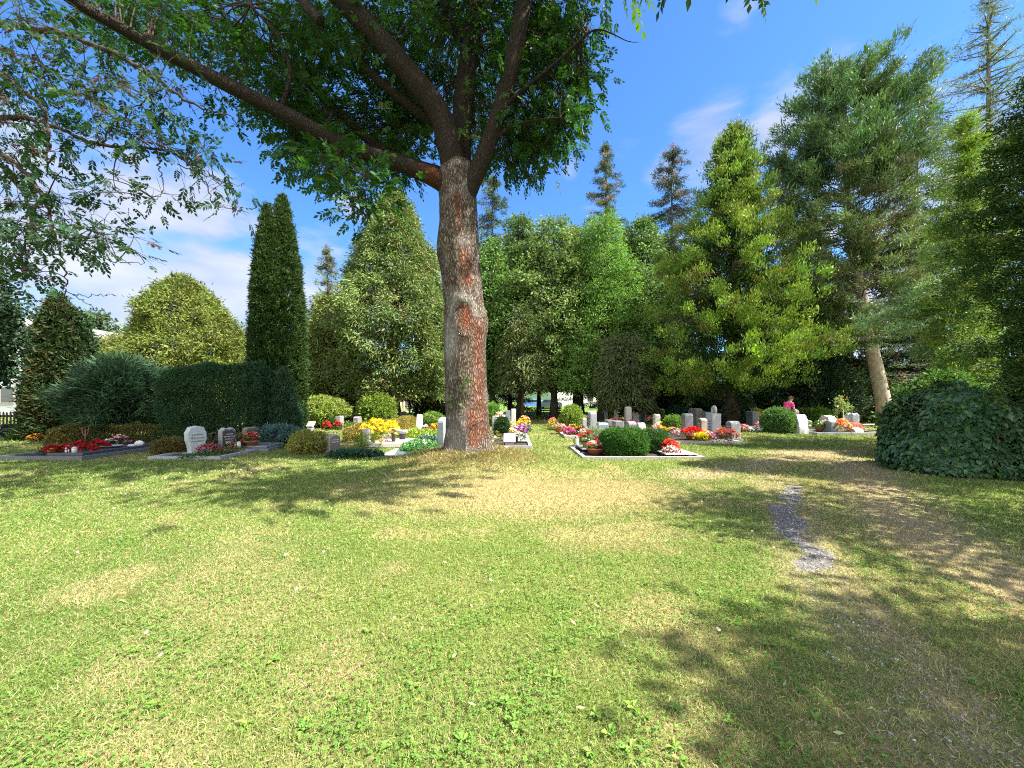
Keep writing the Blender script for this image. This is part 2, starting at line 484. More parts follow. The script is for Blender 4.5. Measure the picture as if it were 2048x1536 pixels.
def zones(x, y):
    x = np.asarray(x, float); y = np.asarray(y, float)
    n = fbm(x * .9, y * .9, s=11, o=4); n2 = fbm(x * 3.1, y * 3.1, s=21, o=3); n3 = fbm(x * .3, y * .3, s=31, o=3)
    wob = (n2 - .5) * .35
    dr = sm(1.0, .1, polydist(x, y, RUT_R) + wob)
    dl = sm(.62, .1, polydist(x, y, RUT_L) + wob) * .62
    dc = sm(.9, .15, polydist(x, y, CROSS) + wob * 2) * .8
    n9 = fbm(x * 9, y * 9, s=23, o=2)
    grav = inpoly(x + (n2 - .5) * .38 + (n9 - .5) * .16, y + (n - .5) * .3 + (n9 - .5) * .16, GRAVEL)
    fp = sm(.9, .5, polydist(x, y, FARPATH)) * 1.0
    dirt = np.clip(np.maximum.reduce([dr, dl, dc]) * (.5 + 1.0 * n2), 0, 1)
    mid = inpoly(x, y, np.vstack([RUT_L, RUT_R[::-1]])) * .45
    ex, ey = (x - X(1060, 6.2)) / 2.7, (y - 6.6) / 1.7
    mound = np.hypot(x - TREE[0], y - TREE[1])
    dry = np.maximum.reduce([sm(1.5, .35, np.hypot(ex, ey) + (n - .5) * .9), sm(2.1, .8, mound + (n2 - .5) * .6) * .95, mid + 0 * x])
    dry = np.maximum(dry, sm(.50, .74, n) * .62)
    dry = np.maximum(dry, sm(1.2, .1, np.abs(x + 2.2 + .5 * (y - 3)) / 1.2 + np.abs(y - 3.2) * .4 + (n - .5)) * .5)
    dry = np.maximum(dry, .28 * sm(0, 1, n2))
    return np.clip(dry, 0, 1), dirt, grav, fp, n3, n2
N_ = 440
u = np.linspace(-1, 1, N_)
xs = 420 * np.sinh(6.2 * u) / np.sinh(6.2)
w = np.linspace(-.58, 1, 400)
ys = 4 + 760 * np.sinh(6.4 * w) / np.sinh(6.4)
gx, gy = np.meshgrid(xs, ys)
gx, gy = gx.ravel(), gy.ravel()
dry, dirt, grav, fp, n3, n2_ = zones(gx, gy)
cg = np.array([.085, .125, .024]); cd = np.array([.30, .24, .115]); ce = np.array([.25, .195, .125]); cgr = np.array([.13, .122, .115])
gc = cg[None] * (.75 + .5 * n3)[:, None]
gc = gc * (1 - dry)[:, None] + cd * dry[:, None]
gc = gc * (1 - dirt)[:, None] + ce * dirt[:, None]
gc[grav] = cgr
gc = gc * (1 - fp)[:, None] + np.array([.45, .42, .38]) * fp[:, None]
far = sm(30, 50, gy)
gc = gc * (1 - far)[:, None] + np.array([.10, .16, .03]) * far[:, None]
ii = np.arange(len(ys) - 1)[:, None] * N_ + np.arange(N_ - 1)[None]
ii = ii.ravel()
def ground_mat():
    m, nt, out = mat_new('lawn_soil')
    N = nt.nodes.new; Lk = nt.links.new
    a = N('ShaderNodeAttribute'); a.attribute_name = 'col'
    g = N('ShaderNodeNewGeometry')
    n = N('ShaderNodeTexNoise'); n.inputs['Scale'].default_value = 22; n.inputs['Detail'].default_value = 8; n.inputs['Roughness'].default_value = .75
    Lk(g.outputs['Position'], n.inputs['Vector'])
    mr = N('ShaderNodeMapRange'); mr.inputs['From Min'].default_value = .3; mr.inputs['From Max'].default_value = .7; mr.inputs['To Min'].default_value = .55; mr.inputs['To Max'].default_value = 1.5
    Lk(n.outputs['Fac'], mr.inputs['Value'])
    vm = N('ShaderNodeVectorMath'); vm.operation = 'SCALE'; Lk(a.outputs['Color'], vm.inputs[0]); Lk(mr.outputs[0], vm.inputs['Scale'])
    p = N('ShaderNodeBsdfPrincipled'); p.inputs['Roughness'].default_value = .95; p.inputs['Specular IOR Level'].default_value = .1
    Lk(vm.outputs[0], p.inputs['Base Color'])
    b = N('ShaderNodeBump'); b.inputs['Strength'].default_value = .7; b.inputs['Distance'].default_value = .03; Lk(n.outputs['Fac'], b.inputs['Height']); Lk(b.outputs[0], p.inputs['Normal'])
    Lk(p.outputs[0], out.inputs[0])
    return m
gmb = MB().add(np.stack([gx, gy, gz(gx, gy)], 1), np.stack([ii, ii + 1, ii + 1 + N_, ii + N_], 1), gc, smooth=True)
tag(gmb.build('ground', ground_mat()), kind='structure')

# far wooded hills
hm = MB()
ha = np.linspace(-1.25, 1.25, 160)
for k, (R0, zt, colr) in enumerate(((430, 26, (.05, .085, .045)), (600, 44, (.055, .09, .075)))):
    hh = zt * (.55 + .75 * fbm(ha * 3 + k * 9, ha * 0 + k, s=50 + k, o=5))
    rows = []
    for f, dz in ((-.12, -.1), (0, .55), (.06, .85), (.14, 1.0), (.3, .6)):
        r = R0 * (1 + f)
        rows.append(np.stack([np.sin(ha) * r, np.cos(ha) * r, hh * dz], 1))
    v = np.concatenate(rows)
    j = (np.arange(4)[:, None] * 160 + np.arange(159)[None]).ravel()
    hm.add(v, np.stack([j, j + 1, j + 161, j + 160], 1), colr, smooth=True)
tag(hm.build('hills', attr_mat('wooded_hill', .95, .05, .12, .4, 0)), kind='structure')

# ------------------------------------------------------------------ lawn grass
KEEP_OUT = []            # rectangles (x0,x1,y0,y1) of slabs and beds where no grass grows
def grass_zone(mb, y0, y1, dens, L, Wd, margin=1.5):
    hx = 1.31 * y1 + margin
    n = int(2 * hx * (y1 - y0) * dens)
    x = rng.uniform(-hx, hx, n); y = rng.uniform(y0, y1, n)
    k = np.abs(x) < 1.33 * y + margin
    x, y = x[k], y[k]
    dry, dirt, grav, fp, n3, n2 = zones(x, y)
    keep = rng.random(len(x)) > np.clip(dirt * .66 + grav * .90 + fp * 1.0, 0, 1)
    for (a, b, c, d) in KEEP_OUT:
        keep &= ~((x > a) & (x < b) & (y > c) & (y < d))
    keep &= np.hypot(x - TREE[0], y - TREE[1]) > .5
    x, y, dry, dirt, n3, n2 = x[keep], y[keep], dry[keep], dirt[keep], n3[keep], n2[keep]
    n = len(x)
    pick = rng.random(n)
    isdry = pick < dry * .9 + dirt * .5 + .06
    g1 = np.array([.105, .205, .04]); g2 = np.array([.25, .32, .085]); st = np.array([.47, .41, .22])
    mixv = np.clip(rng.random(n) * .9 + (n3 - .5) * .9, 0, 1)[:, None]
    c = g1 * (1 - mixv) + g2 * mixv
    c[isdry] = st * (1 - .35 * rng.random((isdry.sum(), 1)))
    c *= np.exp(rng.normal(size=(n, 1)) * .18)
    m = np.hypot(x - TREE[0], y - TREE[1])
    long_ = 1 + 1.6 * sm(2.0, .9, m) * rng.random(n)
    D = np.stack([rng.normal(size=n) * .62, rng.normal(size=n) * .62, np.full(n, .75)], 1)
    leaves(mb, np.stack([x, y, gz(x, y) - .004], 1), D, rnd(n), L * np.exp(rng.normal(size=n) * .3) * long_, Wd * np.exp(rng.normal(size=n) * .2), c, fold=.1, mid=.5, bend=rng.uniform(0, .35, n))

# ------------------------------------------------------------------ trees
def trunk_mesh(mb, H, r0, r1, lean=(0, 0), col=(.12, .10, .085), k=10, curve=.15, n=10, s=0):
    t = np.linspace(0, 1, n)
    p = np.stack([lean[0] * t + curve * (fbm(t * 3, t * 0 + s, s=s) - .5) * 2 * sm(0, .3, t), lean[1] * t + curve * (fbm(t * 3, t * 0 + s + 5, s=s) - .5) * 2 * sm(0, .3, t), H * t], 1)
    p[0, 2] = -.12
    r = r0 + (r1 - r0) * t
    r[0] *= 1.5
    addtube(mb, p, r, k, col)
    return p
def layered(H, zb, Rf, nlev, nper, droop, curl, step, zj=.5, rj=.25, s0=.25, top=True, leanx=0., leany=0., keep=1.0):
    """branches in whorls up a stem: clump centres, outward directions, fraction along the branch, and the branch lines"""
    C, O, Sx, A, B, E = [], [], [], [], [], []
    for k in range(nlev):
        t = (k + rng.random() * zj) / nlev
        for j in range(nper):
            if rng.random() > keep: continue
            tt = min(t + rng.normal() * .012, .995)
            z = zb + (H - zb) * tt
            az = rng.random() * 2 * pi
            L = max(Rf(tt), .12) * (1 + rng.uniform(-rj, rj))
            d = np.array([cos(az), sin(az), 0])
            ns = max(1, int(L * (1 - s0) / step))
            base = np.array([leanx * z / H, leany * z / H, z])
            f = lambda s: base + d * L * s + np.array([0, 0, (-droop * s + curl * s * s) * L])
            for s in np.linspace(s0, 1, ns + 1):
                C.append(f(s)); Sx.append(s)
                O.append(d + np.array([0, 0, -droop + 2 * curl * s]))
            A.append(base); B.append(f(.5)); E.append(f(1.0))
    if top:
        for z in np.linspace(H * .93, H, 4):
            C.append(np.array([leanx * z / H, leany * z / H, z])); O.append(np.array([0, 0, 1.])); Sx.append(1.)
    return np.array(C), nrm(np.array(O)), np.array(Sx), np.array(A), np.array(B), np.array(E)
def make_tree(name, label, cat, px, d, group, crown, trunk, cmat=None, loc=None, trunk_mats=None):
    x = X(px, d) if loc is None else loc[0]; y = d if loc is None else loc[1]
    t = thing(name, label, cat, (x, y, gz(x, y)), group)
    if trunk is not None: trunk.build('trunk', trunk_mats or M_BARK, t)
    crown.build('crown', cmat or M_NEEDLE, t)
    return t
BR = (.075, .06, .05)
def spruce(px, d, top, wpx, label, name='spruce', cat='tree', col=(.035, .075, .025), zb=1.5, n=46, gapf=1., group='spruces behind the tree row', lev=.68, tr=.22, power=.72, alt=(.16, .11, .06), altp=.10, step=.42, L=.24, Wd=.05):
    H = ZT(top, d) ; R = wpx * d / F / 2
    Rf = lambda t: R * (1 - t) ** power * (.85 + .3 * rng.random())
    C, O, S, A, B, E = layered(H, zb, Rf, int((H - zb) / lev), 7, .36, .16, step, keep=gapf * .86)
    mb = MB(); 
    clump_leaves(mb, C, O, np.full(len(C), .30), n, L, Wd, col, .7, .45, -.45, .2, .2, flat=.75, alt=alt, altp=altp)
    tb = MB(); trunk_mesh(tb, H * .97, tr, .03, col=BR, s=int(px))
    quick_tubes(tb, A, B, E, np.full(len(A), .035), np.full(len(A), .008), BR)
    return make_tree(name, label, cat, px, d, group, mb, tb)
def cypress(px, d, top, wpx, label, name='cypress', cat='tree', col=(.07, .10, .03), zb=.6, nc=1500, n=34, Rc=.34, prof=None, az=-.1, L=.26, Wd=.07, group=None, lump=.28, tr=.25, alt=None, altp=0., ar=.45, ao=.6, depth=.35, flat=.9, H=None, up=.25, loc=None, cv=.2):
    H = ZT(top, d) if H is None else H
    R = wpx * d / F / 2
    prof = prof or (lambda t: np.sin(np.clip(.12 + .88 * t, 0, 1) * pi) ** .5 * (1 - t) ** .35)
    t = rng.random(nc * 3)
    r = prof(t)
    k = rng.random(nc * 3) < r / r.max() + .12
    t = t[k][:nc]; r = r[k][:nc]
    az_ = rng.random(len(t)) * 2 * pi
    lm = 1 + lump * 2 * (vnoise(np.cos(az_) * 1.7 + 5, np.sin(az_) * 1.7 + 5, t * H * .55, s=int(px)) - .5) + lump * (vnoise(np.cos(az_) * 4 + 5, np.sin(az_) * 4 + 5, t * H * 1.5, s=int(px) + 1) - .5)
    rr = R * r * lm * (1 - depth * rng.random(len(t)) ** 2)
    z = zb + (H - zb) * t
    C = np.stack([np.cos(az_) * rr, np.sin(az_) * rr, z], 1)
    O = nrm(np.stack([np.cos(az_), np.sin(az_), np.full(len(t), up) + .9 * t ** 6], 1))
    mb = MB()
    clump_leaves(mb, C, O, np.full(len(C), Rc), n, L, Wd, col, ao, ar, az, cv, .18, flat=flat, alt=alt, altp=altp)
    tb = MB(); trunk_mesh(tb, H * .9, tr, .03, col=(.10, .055, .035), s=int(px))
    ns = min(len(C), 220)
    A = np.stack([0 * z[:ns], 0 * z[:ns], np.maximum(z[:ns] - .5, .2)], 1)
    quick_tubes(tb, A, (A + C[:ns]) / 2, C[:ns] * np.array([.92, .92, 1]), np.full(ns, .04), np.full(ns, .01), BR)
    return make_tree(name, label, cat, px, d, group, mb, tb, loc=loc)
def broadleaf(px, d, top, wpx, label, name='broadleaf_tree', cat='tree', col=(.06, .11, .03), zb=2., nc=900, n=34, Rc=.5, L=.16, Wd=.10, group=None, tr=.2, prof=None, alt=None, altp=0, depth=.7, lump=.5, az=-.15, H=None, loc=None, lean=(0, 0), ar=.7, flat=.7):
    H = ZT(top, d) if H is None else H
    R = wpx * d / F / 2
    prof = prof or (lambda t: np.sin(np.clip(.15 + .85 * t, 0, 1) * pi) ** .5 * (1 - .5 * t ** 2))
    t = rng.random(nc * 3); r = prof(t)
    k = rng.random(nc * 3) < r + .08
    t = t[k][:nc]; r = r[k][:nc]
    a = rng.random(len(t)) * 2 * pi
    s = int(px + d * 7) % 977
    lm = 1 + lump * 1.6 * (vnoise(np.cos(a) * 1.6 + 5, np.sin(a) * 1.6 + 5, t * H * .6, s=s) - .5)
    rr = R * r * lm * (1 - depth * rng.random(len(t)) ** 1.6)
    z = zb + (H - zb) * t
    C = np.stack([np.cos(a) * rr + lean[0] * t, np.sin(a) * rr + lean[1] * t, z], 1)
    # leave holes: drop the clumps where a coarse 3-D noise is low
    hole = vnoise(C[:, 0] * .8 + 9, C[:, 1] * .8 + 9, C[:, 2] * .8, s=s + 3) > .24
    C, a, z = C[hole], a[hole], z[hole]
    O = nrm(np.stack([np.cos(a), np.sin(a), np.full(len(a), .05)], 1))
    mb = MB()
    clump_leaves(mb, C, O, np.full(len(C), Rc), n, L, Wd, col, .45, ar, az, .22, .2, flat=flat, alt=alt, altp=altp)
    tb = MB(); p = trunk_mesh(tb, H * .93, tr, .025, lean=lean, col=(.085, .075, .06), s=s)
    ns = min(len(C), 160)
    zt = np.clip(z[:ns] - .25 * np.hypot(C[:ns, 0], C[:ns, 1]) - .4, .3, H * .9)
    A = np.stack([np.interp(zt, p[:, 2], p[:, 0]), np.interp(zt, p[:, 2], p[:, 1]), zt], 1)
    Bm = (A + C[:ns]) / 2 + np.array([0, 0, .15])
    quick_tubes(tb, A, Bm, C[:ns], np.full(ns, tr * .22), np.full(ns, .008), (.085, .075, .06), ns=5)
    return make_tree(name, label, cat, px, d, group, mb, tb, M_BROAD, loc=loc)

# --- the tree row behind the graves
ROW = 'trees in the row behind the graves'
cypress(788, 27, 392, 262, 'huge broad pale green false cypress left of the ash trunk, far across the lawn', name='false_cypress', col=(.130, .185, .058), zb=1.7, nc=3000, n=52, Rc=.42, L=.25, Wd=.065, az=-.35, ar=.4,
        prof=lambda t: np.where(t < .18, .80 + 1.1 * t, 1.0 - .92 * ((t - .18) / .82) ** 1.3), lump=.3, depth=.3, tr=.4, alt=(.15, .15, .06), altp=.10)
spruce(655, 36, 495, 135, 'slender pale spruce with pointed top between the twin thujas and the false cypress', col=(.10, .125, .055), zb=1, n=40, lev=.6)
cypress(650, 25.5, 590, 92, 'yellowish green cypress with loose low boughs right of the twin thujas', name='low_cypress', col=(.15, .19, .055), zb=.5, nc=700, n=30, Rc=.4, L=.3, az=-.25)
spruce(985, 36, 345, 190, 'spruce top showing just right of the ash trunk', col=(.05, .085, .04), n=50)
broadleaf(925, 34, 430, 190, 'bright green maple crown showing on both sides of the ash trunk', name='maple', col=(.15, .24, .04), nc=800, n=36, zb=3)
broadleaf(1040, 30, 438, 149, 'thin airy tree with a whip-like top, first in the row right of the ash', name='alder', col=(0.108, 0.184, 0.057), group=ROW, nc=1080, n=30, L=.2, Wd=.11, zb=2.5, tr=.26, prof=lambda t: (1 - .75 * t) * .9)
broadleaf(985, 29, 480, 123, 'slim leafy tree half hidden behind the ash trunk', name='alder', col=(0.103, 0.191, 0.052), group=ROW, nc=960, n=30, L=.2, Wd=.11, zb=2.2, tr=.25)
broadleaf(1108, 29, 440, 175, 'rounded olive green tree, second in the row right of the ash', name='alder', col=(0.119, 0.184, 0.057), group=ROW, nc=1350, n=32, L=.2, Wd=.11, zb=2.4, tr=.28, prof=lambda t: np.sin(np.clip(.25 + .75 * t, 0, 1) * pi) ** .45)
broadleaf(1205, 28, 432, 195, 'tall feathery green larch below a dark spruce top', name='larch', col=(0.124, 0.242, 0.052), group=ROW, nc=1650, n=32, L=.22, Wd=.06, zb=2, tr=.3, prof=lambda t: np.clip(1.05 - .75 * t, 0, 1))
broadleaf(1285, 30, 440, 175, 'grey green tree between the feathery larch and the yellow green cypress', name='alder', col=(0.108, 0.184, 0.063), group=ROW, nc=1350, n=32, L=.2, Wd=.11, zb=1.6, tr=.28)
broadleaf(1160, 31, 520, 143, 'leafy tree filling the gap behind the round green bush', name='alder', col=(0.098, 0.191, 0.052), group=ROW, nc=1050, n=30, L=.2, Wd=.11, zb=4.2, tr=.3)
cypress(1248, 25, 672, 125, 'low weeping grey green tree in front of the row', name='weeping_tree', col=(.12, .15, .062), zb=1.0, nc=620, n=30, Rc=.4, L=.3, Wd=.06, az=-.7, prof=lambda t: np.sqrt(np.clip(1 - (t * .98) ** 2.2, 0, 1)) * (.75 + .25 * t), tr=.12)
cypress(1045, 27, 618, 85, 'small drooping pale tree beside the dark trunks right of the ash', name='weeping_tree', col=(.115, .155, .055), zb=2.2, nc=380, n=28, Rc=.4, L=.3, Wd=.06, az=-.7, prof=lambda t: np.sqrt(np.clip(1 - (t * .98) ** 2.2, 0, 1)), tr=.1)
spruce(1212, 40, 288, 165, 'ragged spruce top rising above the feathery larch', col=(.055, .09, .035), n=52, alt=(.20, .13, .06), altp=.2, power=.6)
spruce(1345, 36, 292, 185, 'dark ragged spruce hung with brown cones left of the yellow green cypress', col=(.035, .06, .028), n=52, alt=(.13, .08, .045), altp=.22, power=.5, tr=.3)
spruce(1566, 34, 298, 220, 'spruce top between the yellow green cypress and the pine', col=(.05, .085, .032), n=50, alt=(.15, .11, .05), altp=.12)
for px, d, top, wp, c, lb in ((1020, 35, 470, 110, (.12, .17, .05), 'pale green tree crown at the back of the row, first gap right of the ash'), (1078, 36, 462, 120, (.13, .18, .05), 'pale green tree crown at the back of the row, behind the two slim trees'), (1150, 36, 455, 110, (.11, .17, .05), 'fresh green crown at the back of the row, left of the feathery larch'),
                              (1250, 37, 450, 120, (.12, .17, .055), 'light crown at the back of the row, right of the feathery larch'), (1330, 37, 470, 110, (.10, .15, .05), 'grey green crown at the back of the row beside the cone hung spruce'), (1620, 36, 420, 120, (.08, .13, .05), 'dim green crown between the cypress and the pine')):
    broadleaf(px, d, top, wp, lb, name='birch', col=c, group=ROW, nc=700, n=32, L=.24, Wd=.12, zb=2.5, tr=.2)
# --- the big yellow green cypress: tufted plates on spreading boughs
def yellow_cypress():
    px, d = 1466, 22.0
    H = ZT(262, d)
    def Rf(t):
        return np.interp(t, [0, .06, .18, .35, .5, .62, .75, .88, 1], [3.0, 4.0, 4.1, 3.7, 3.2, 2.3, 1.55, .95, .15]) * (.78 + .4 * rng.random())
    C, O, S, A, B, E = layered(H, 1.75, Rf, 35, 10, .08, .22, .55, rj=.18, s0=.35)
    C = C + rnd(len(C)) * .12
    mb = MB()
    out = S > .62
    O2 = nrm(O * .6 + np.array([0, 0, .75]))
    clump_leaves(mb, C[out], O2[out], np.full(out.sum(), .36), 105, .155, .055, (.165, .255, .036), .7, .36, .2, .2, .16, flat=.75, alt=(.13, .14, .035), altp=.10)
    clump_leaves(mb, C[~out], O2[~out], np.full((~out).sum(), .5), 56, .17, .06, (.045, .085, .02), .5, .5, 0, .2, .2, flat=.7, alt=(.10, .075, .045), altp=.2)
    n = 420                                                        # green heart of the upper crown
    z = rng.uniform(3, H - .6, n); a = rng.random(n) * 2 * pi; r = .42 * np.array([Rf((q - 1.75) / (H - 1.75)) for q in z])
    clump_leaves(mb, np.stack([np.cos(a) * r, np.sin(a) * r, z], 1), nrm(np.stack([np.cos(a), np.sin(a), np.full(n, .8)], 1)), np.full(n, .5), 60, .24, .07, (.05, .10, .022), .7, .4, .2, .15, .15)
    tb = MB(); trunk_mesh(tb, H * .95, .42, .03, col=(.06, .045, .035), s=3)
    quick_tubes(tb, A, B, E, np.full(len(A), .05), np.full(len(A), .01), (.09, .065, .05))
    t = make_tree('cypress', 'tall yellow green cypress with tufted boughs and an ivy clad foot', 'tree', px, d, None, mb, tb)
    ib = MB()                                                     # ivy on the foot of the stem
    n = 2600; z = rng.uniform(0, 2.1, n); a = rng.random(n) * 2 * pi; r = .45 + .55 * rng.random(n) ** 2 * sm(2.3, .3, z)
    leaves(ib, np.stack([np.cos(a) * r + .35, np.sin(a) * r, z], 1), np.stack([np.cos(a), np.sin(a), rng.normal(size=n) - .5], 1), rnd(n), .13, .12, jcol((.022, .05, .018), n))
    ib.build('ivy', M_IVY, t)
yellow_cypress()
# --- pine
def pine():
    px, d = 1776, 22.0
    H = ZT(128, d)
    lean = (X(1700, d) - X(1776, d), .3)
    def Rf(t):
        return np.interp(t, [0, .12, .3, .5, .7, .85, .95, 1], [2.8, 4.0, 3.9, 3.6, 3.3, 2.9, 1.9, .7]) * (.78 + .36 * rng.random())
    zb = ZT(690, d)
    C, O, S, A, B, E = layered(H, zb, Rf, 30, 9, .05, .25, .5, rj=.15, s0=.3, leany=lean[1])
    for Q in (C, A, B, E): Q[:, 0] += np.interp(-(HOR - (Q[:, 2] - CAMZ) * F / d), [-860, -845, -680, -500, -400, -140], [0, 0, -34, -64, -76, -78]) * d / F
    C = C + rnd(len(C)) * .16
    low = (C[:, 2] - zb) / (H - zb)
    mb = MB()
    top = low > .55
    O2 = nrm(O * .7 + np.array([0, 0, .6]))
    clump_leaves(mb, C[top], O2[top], np.full(top.sum(), .36), 120, .25, .05, (.085, .155, .055), .7, .5, .2, .16, .16)
    k = ~top & (S > .4) & (rng.random(len(S)) < .84)
    clump_leaves(mb, C[k], O2[k], np.full(k.sum(), .36), 110, .25, .05, (.125, .18, .07), .6, .6, .1, .18, .18, flat=.7, alt=(.12, .115, .06), altp=.2)
    tb = MB()
    t = np.linspace(0, 1, 14)
    zq = H * .97 * t; pyq = HOR - (zq - CAMZ) * F / d; p = np.stack([np.interp(-pyq, [-860, -845, -680, -500, -400, -140], [0, 0, -34, -64, -76, -78]) * d / F, lean[1] * t, zq], 1); p[0, 2] = -.1
    r = np.interp(t, [0, .05, .3, 1], [.46, .36, .29, .04])
    addtube(tb, p, r, 14, np.array([.34, .275, .23]))
    quick_tubes(tb, A, B, E, np.full(len(A), .045), np.full(len(A), .01), (.15, .12, .10))
    make_tree('pine', 'tall pine with a bare leaning pale trunk beside the ivy mound', 'tree', px, d, None, mb, tb)
pine()
def thin_conifer(px, d, top, zb, Rf, lev, nper, label, name, col, n=26, L=.12, Wd=.018, droop=.1, curl=.12, step=.3, tr=.16, Rc=.16, az=.1, group=None, ar=.6, leafmat=None, bcol=(.16, .13, .10), keep=1, alt=None, altp=0):
    H = ZT(top, d)
    C, O, S, A, B, E = layered(H, zb, Rf, int((H - zb) / lev), nper, droop, curl, step, s0=.12, keep=keep)
    mb = MB()
    clump_leaves(mb, C, O, np.full(len(C), Rc), n, L, Wd, col, .45, ar, az, .15, .18, flat=.6, alt=alt, altp=altp)
    tb = MB(); trunk_mesh(tb, H * .98, tr, .02, col=bcol, s=int(px), curve=.05)
    quick_tubes(tb, A, B, E, np.full(len(A), .028), np.full(len(A), .006), bcol, ns=5)
    return make_tree(name, label, 'tree', px, d, group, mb, tb)
thin_conifer(1978, 13, -25, 2.3, lambda t: np.interp(t, [0, .25, .5, .55, .7, .88, 1], [2.9, 2.4, 1.7, 1.9, 1.25, .8, .1]) * (.7 + .5 * rng.random()), .33, 6,
             'thin feathery larch with long drooping lower sprays at the right edge', 'larch', (.135, .195, .115), n=24, step=.26, tr=.17)
def larch_boughs():
    t = bpy.data.objects['larch'] if 'larch' in bpy.data.objects else None
    t = [o for o in scene.objects if o.name.startswith('larch') and o.parent is None and abs(o.location[1] - 13) < .1][0]
    mb = MB(); C, O, A, B, E = [], [], [], [], []
    for px, py, dy in ((1725, 640, -.8), (1800, 612, -.2), (1850, 500, .2), (1790, 655, -1.4), (1880, 560, -1.), (1840, 700, -.9), (1900, 735, -1.6), (1865, 655, .5), (1885, 455, -.6), (1905, 610, -1.5), (1830, 575, -1.8), (1930, 690, -2.2), (1890, 780, -2.0)):
        e = W(px, py, 13 + dy) - np.array(t.location); b = np.array([0, 0, e[2] + .25 + .12 * abs(e[0])]); m = (b + e) / 2 + np.array([0, 0, .22])
        A.append(b); B.append(m); E.append(e)
        L = np.linalg.norm(e - b)
        for s_ in np.linspace(.25, 1, int(L / .16)):
            p = (1 - s_) ** 2 * b + 2 * s_ * (1 - s_) * m + s_ * s_ * e
            for k in range(3):
                C.append(p + np.array([rng.normal() * .16, rng.normal() * .3, -abs(rng.normal()) * .16 + .05])); O.append(nrm(e - b) + np.array([0, 0, .1]))
    C, O = np.array(C), np.array(O)
    clump_leaves(mb, C, O, np.full(len(C), .16), 44, .13, .028, (.25, .36, .16), .5, .55, .1, .12, .15, flat=.5)
    quick_tubes(mb, np.array(A), np.array(B), np.array(E), np.full(len(A), .03), np.full(len(A), .006), (.2, .16, .12), 1, ns=7, k=5)
    mb.build('bough', [M_NEEDLE, M_TWIG], t)
larch_boughs()
thin_conifer(1932, 11.2, 235, 1.6, lambda t: np.interp(t, [0, .3, .7, 1], [.6, .8, .7, .12]) * (.8 + .4 * rng.random()), .22, 8,
             'bright yellow green young larch against the dark yew at the right', 'larch', (.17, .27, .03), n=34, step=.22, tr=.09, L=.13, Wd=.022, Rc=.2)
spruce(1835, 25, 175, 165, 'dark lanky conifer between the pine and the feathery larch', name='dark_conifer', col=(.045, .075, .045), zb=5, n=42, gapf=.7, group=None, power=.5, alt=(.12, .10, .06), altp=.2)
spruce(1868, 24.5, 470, 190, 'black green spruce with bare lower trunk behind the ivy mound', name='dark_spruce', col=(.020, .038, .02), zb=1.8, n=60, group=None, power=.6, L=.26, Wd=.07, tr=.3)
spruce(1700, 27, 520, 190, 'bluish dark spruce behind the pine trunk', name='dark_spruce', col=(.03, .055, .032), zb=.8, n=56, group=None, power=.6, L=.28, Wd=.07)
spruce(1612, 26, 560, 150, 'dark spruce between the yellow green cypress and the pine', name='dark_spruce', col=(.035, .065, .04), zb=.6, n=56, group=None, power=.65, L=.28, Wd=.07)
spruce(1965, 17, 560, 120, 'shaded green spruce with drooping boughs above the ivy mound', name='drooping_spruce', col=(.05, .09, .04), zb=1.3, n=44, group=None, power=.6, tr=.2)
# right edge: the dark yew and its neighbours that shade the track
cypress(2150, 7.3, 60, 260, 'big dark green yew at the right edge, close to the track', name='yew', col=(.05, .105, .022), zb=1.5, nc=2000, n=84, Rc=.16, L=.07, Wd=.026, prof=lambda t: np.interp(t, [0, .1, .5, .8, 1], [.85, 1., .95, .7, .12]), lump=.95, depth=.8, tr=.3, alt=(.14, .19, .04), altp=.25, az=.0, ar=.6)
EDGE = 'trees along the right edge of the lawn'
broadleaf(2048, 4, 0, 100, 'leafy tree standing right of the camera, dappling the near grass', name='lime_tree', col=(.07, .12, .03), H=9.5, zb=3.0, nc=440, n=26, Rc=.5, L=.14, Wd=.10, loc=(9.0, -.2), group=EDGE, prof=lambda t: 9.2 * np.sin(np.clip(.2 + .8 * t, 0, 1) * pi) ** .6, lump=.8)

broadleaf(2048, 4, 0, 100, 'loose leafy tree just outside the right edge, dappling the track', name='lime_tree', col=(.07, .12, .03), H=8.6, zb=2.6, nc=330, n=26, Rc=.5, L=.14, Wd=.10, loc=(9.6, 3.6), group=EDGE, prof=lambda t: 8.2 * np.sin(np.clip(.2 + .8 * t, 0, 1) * pi) ** .6, lump=.8)

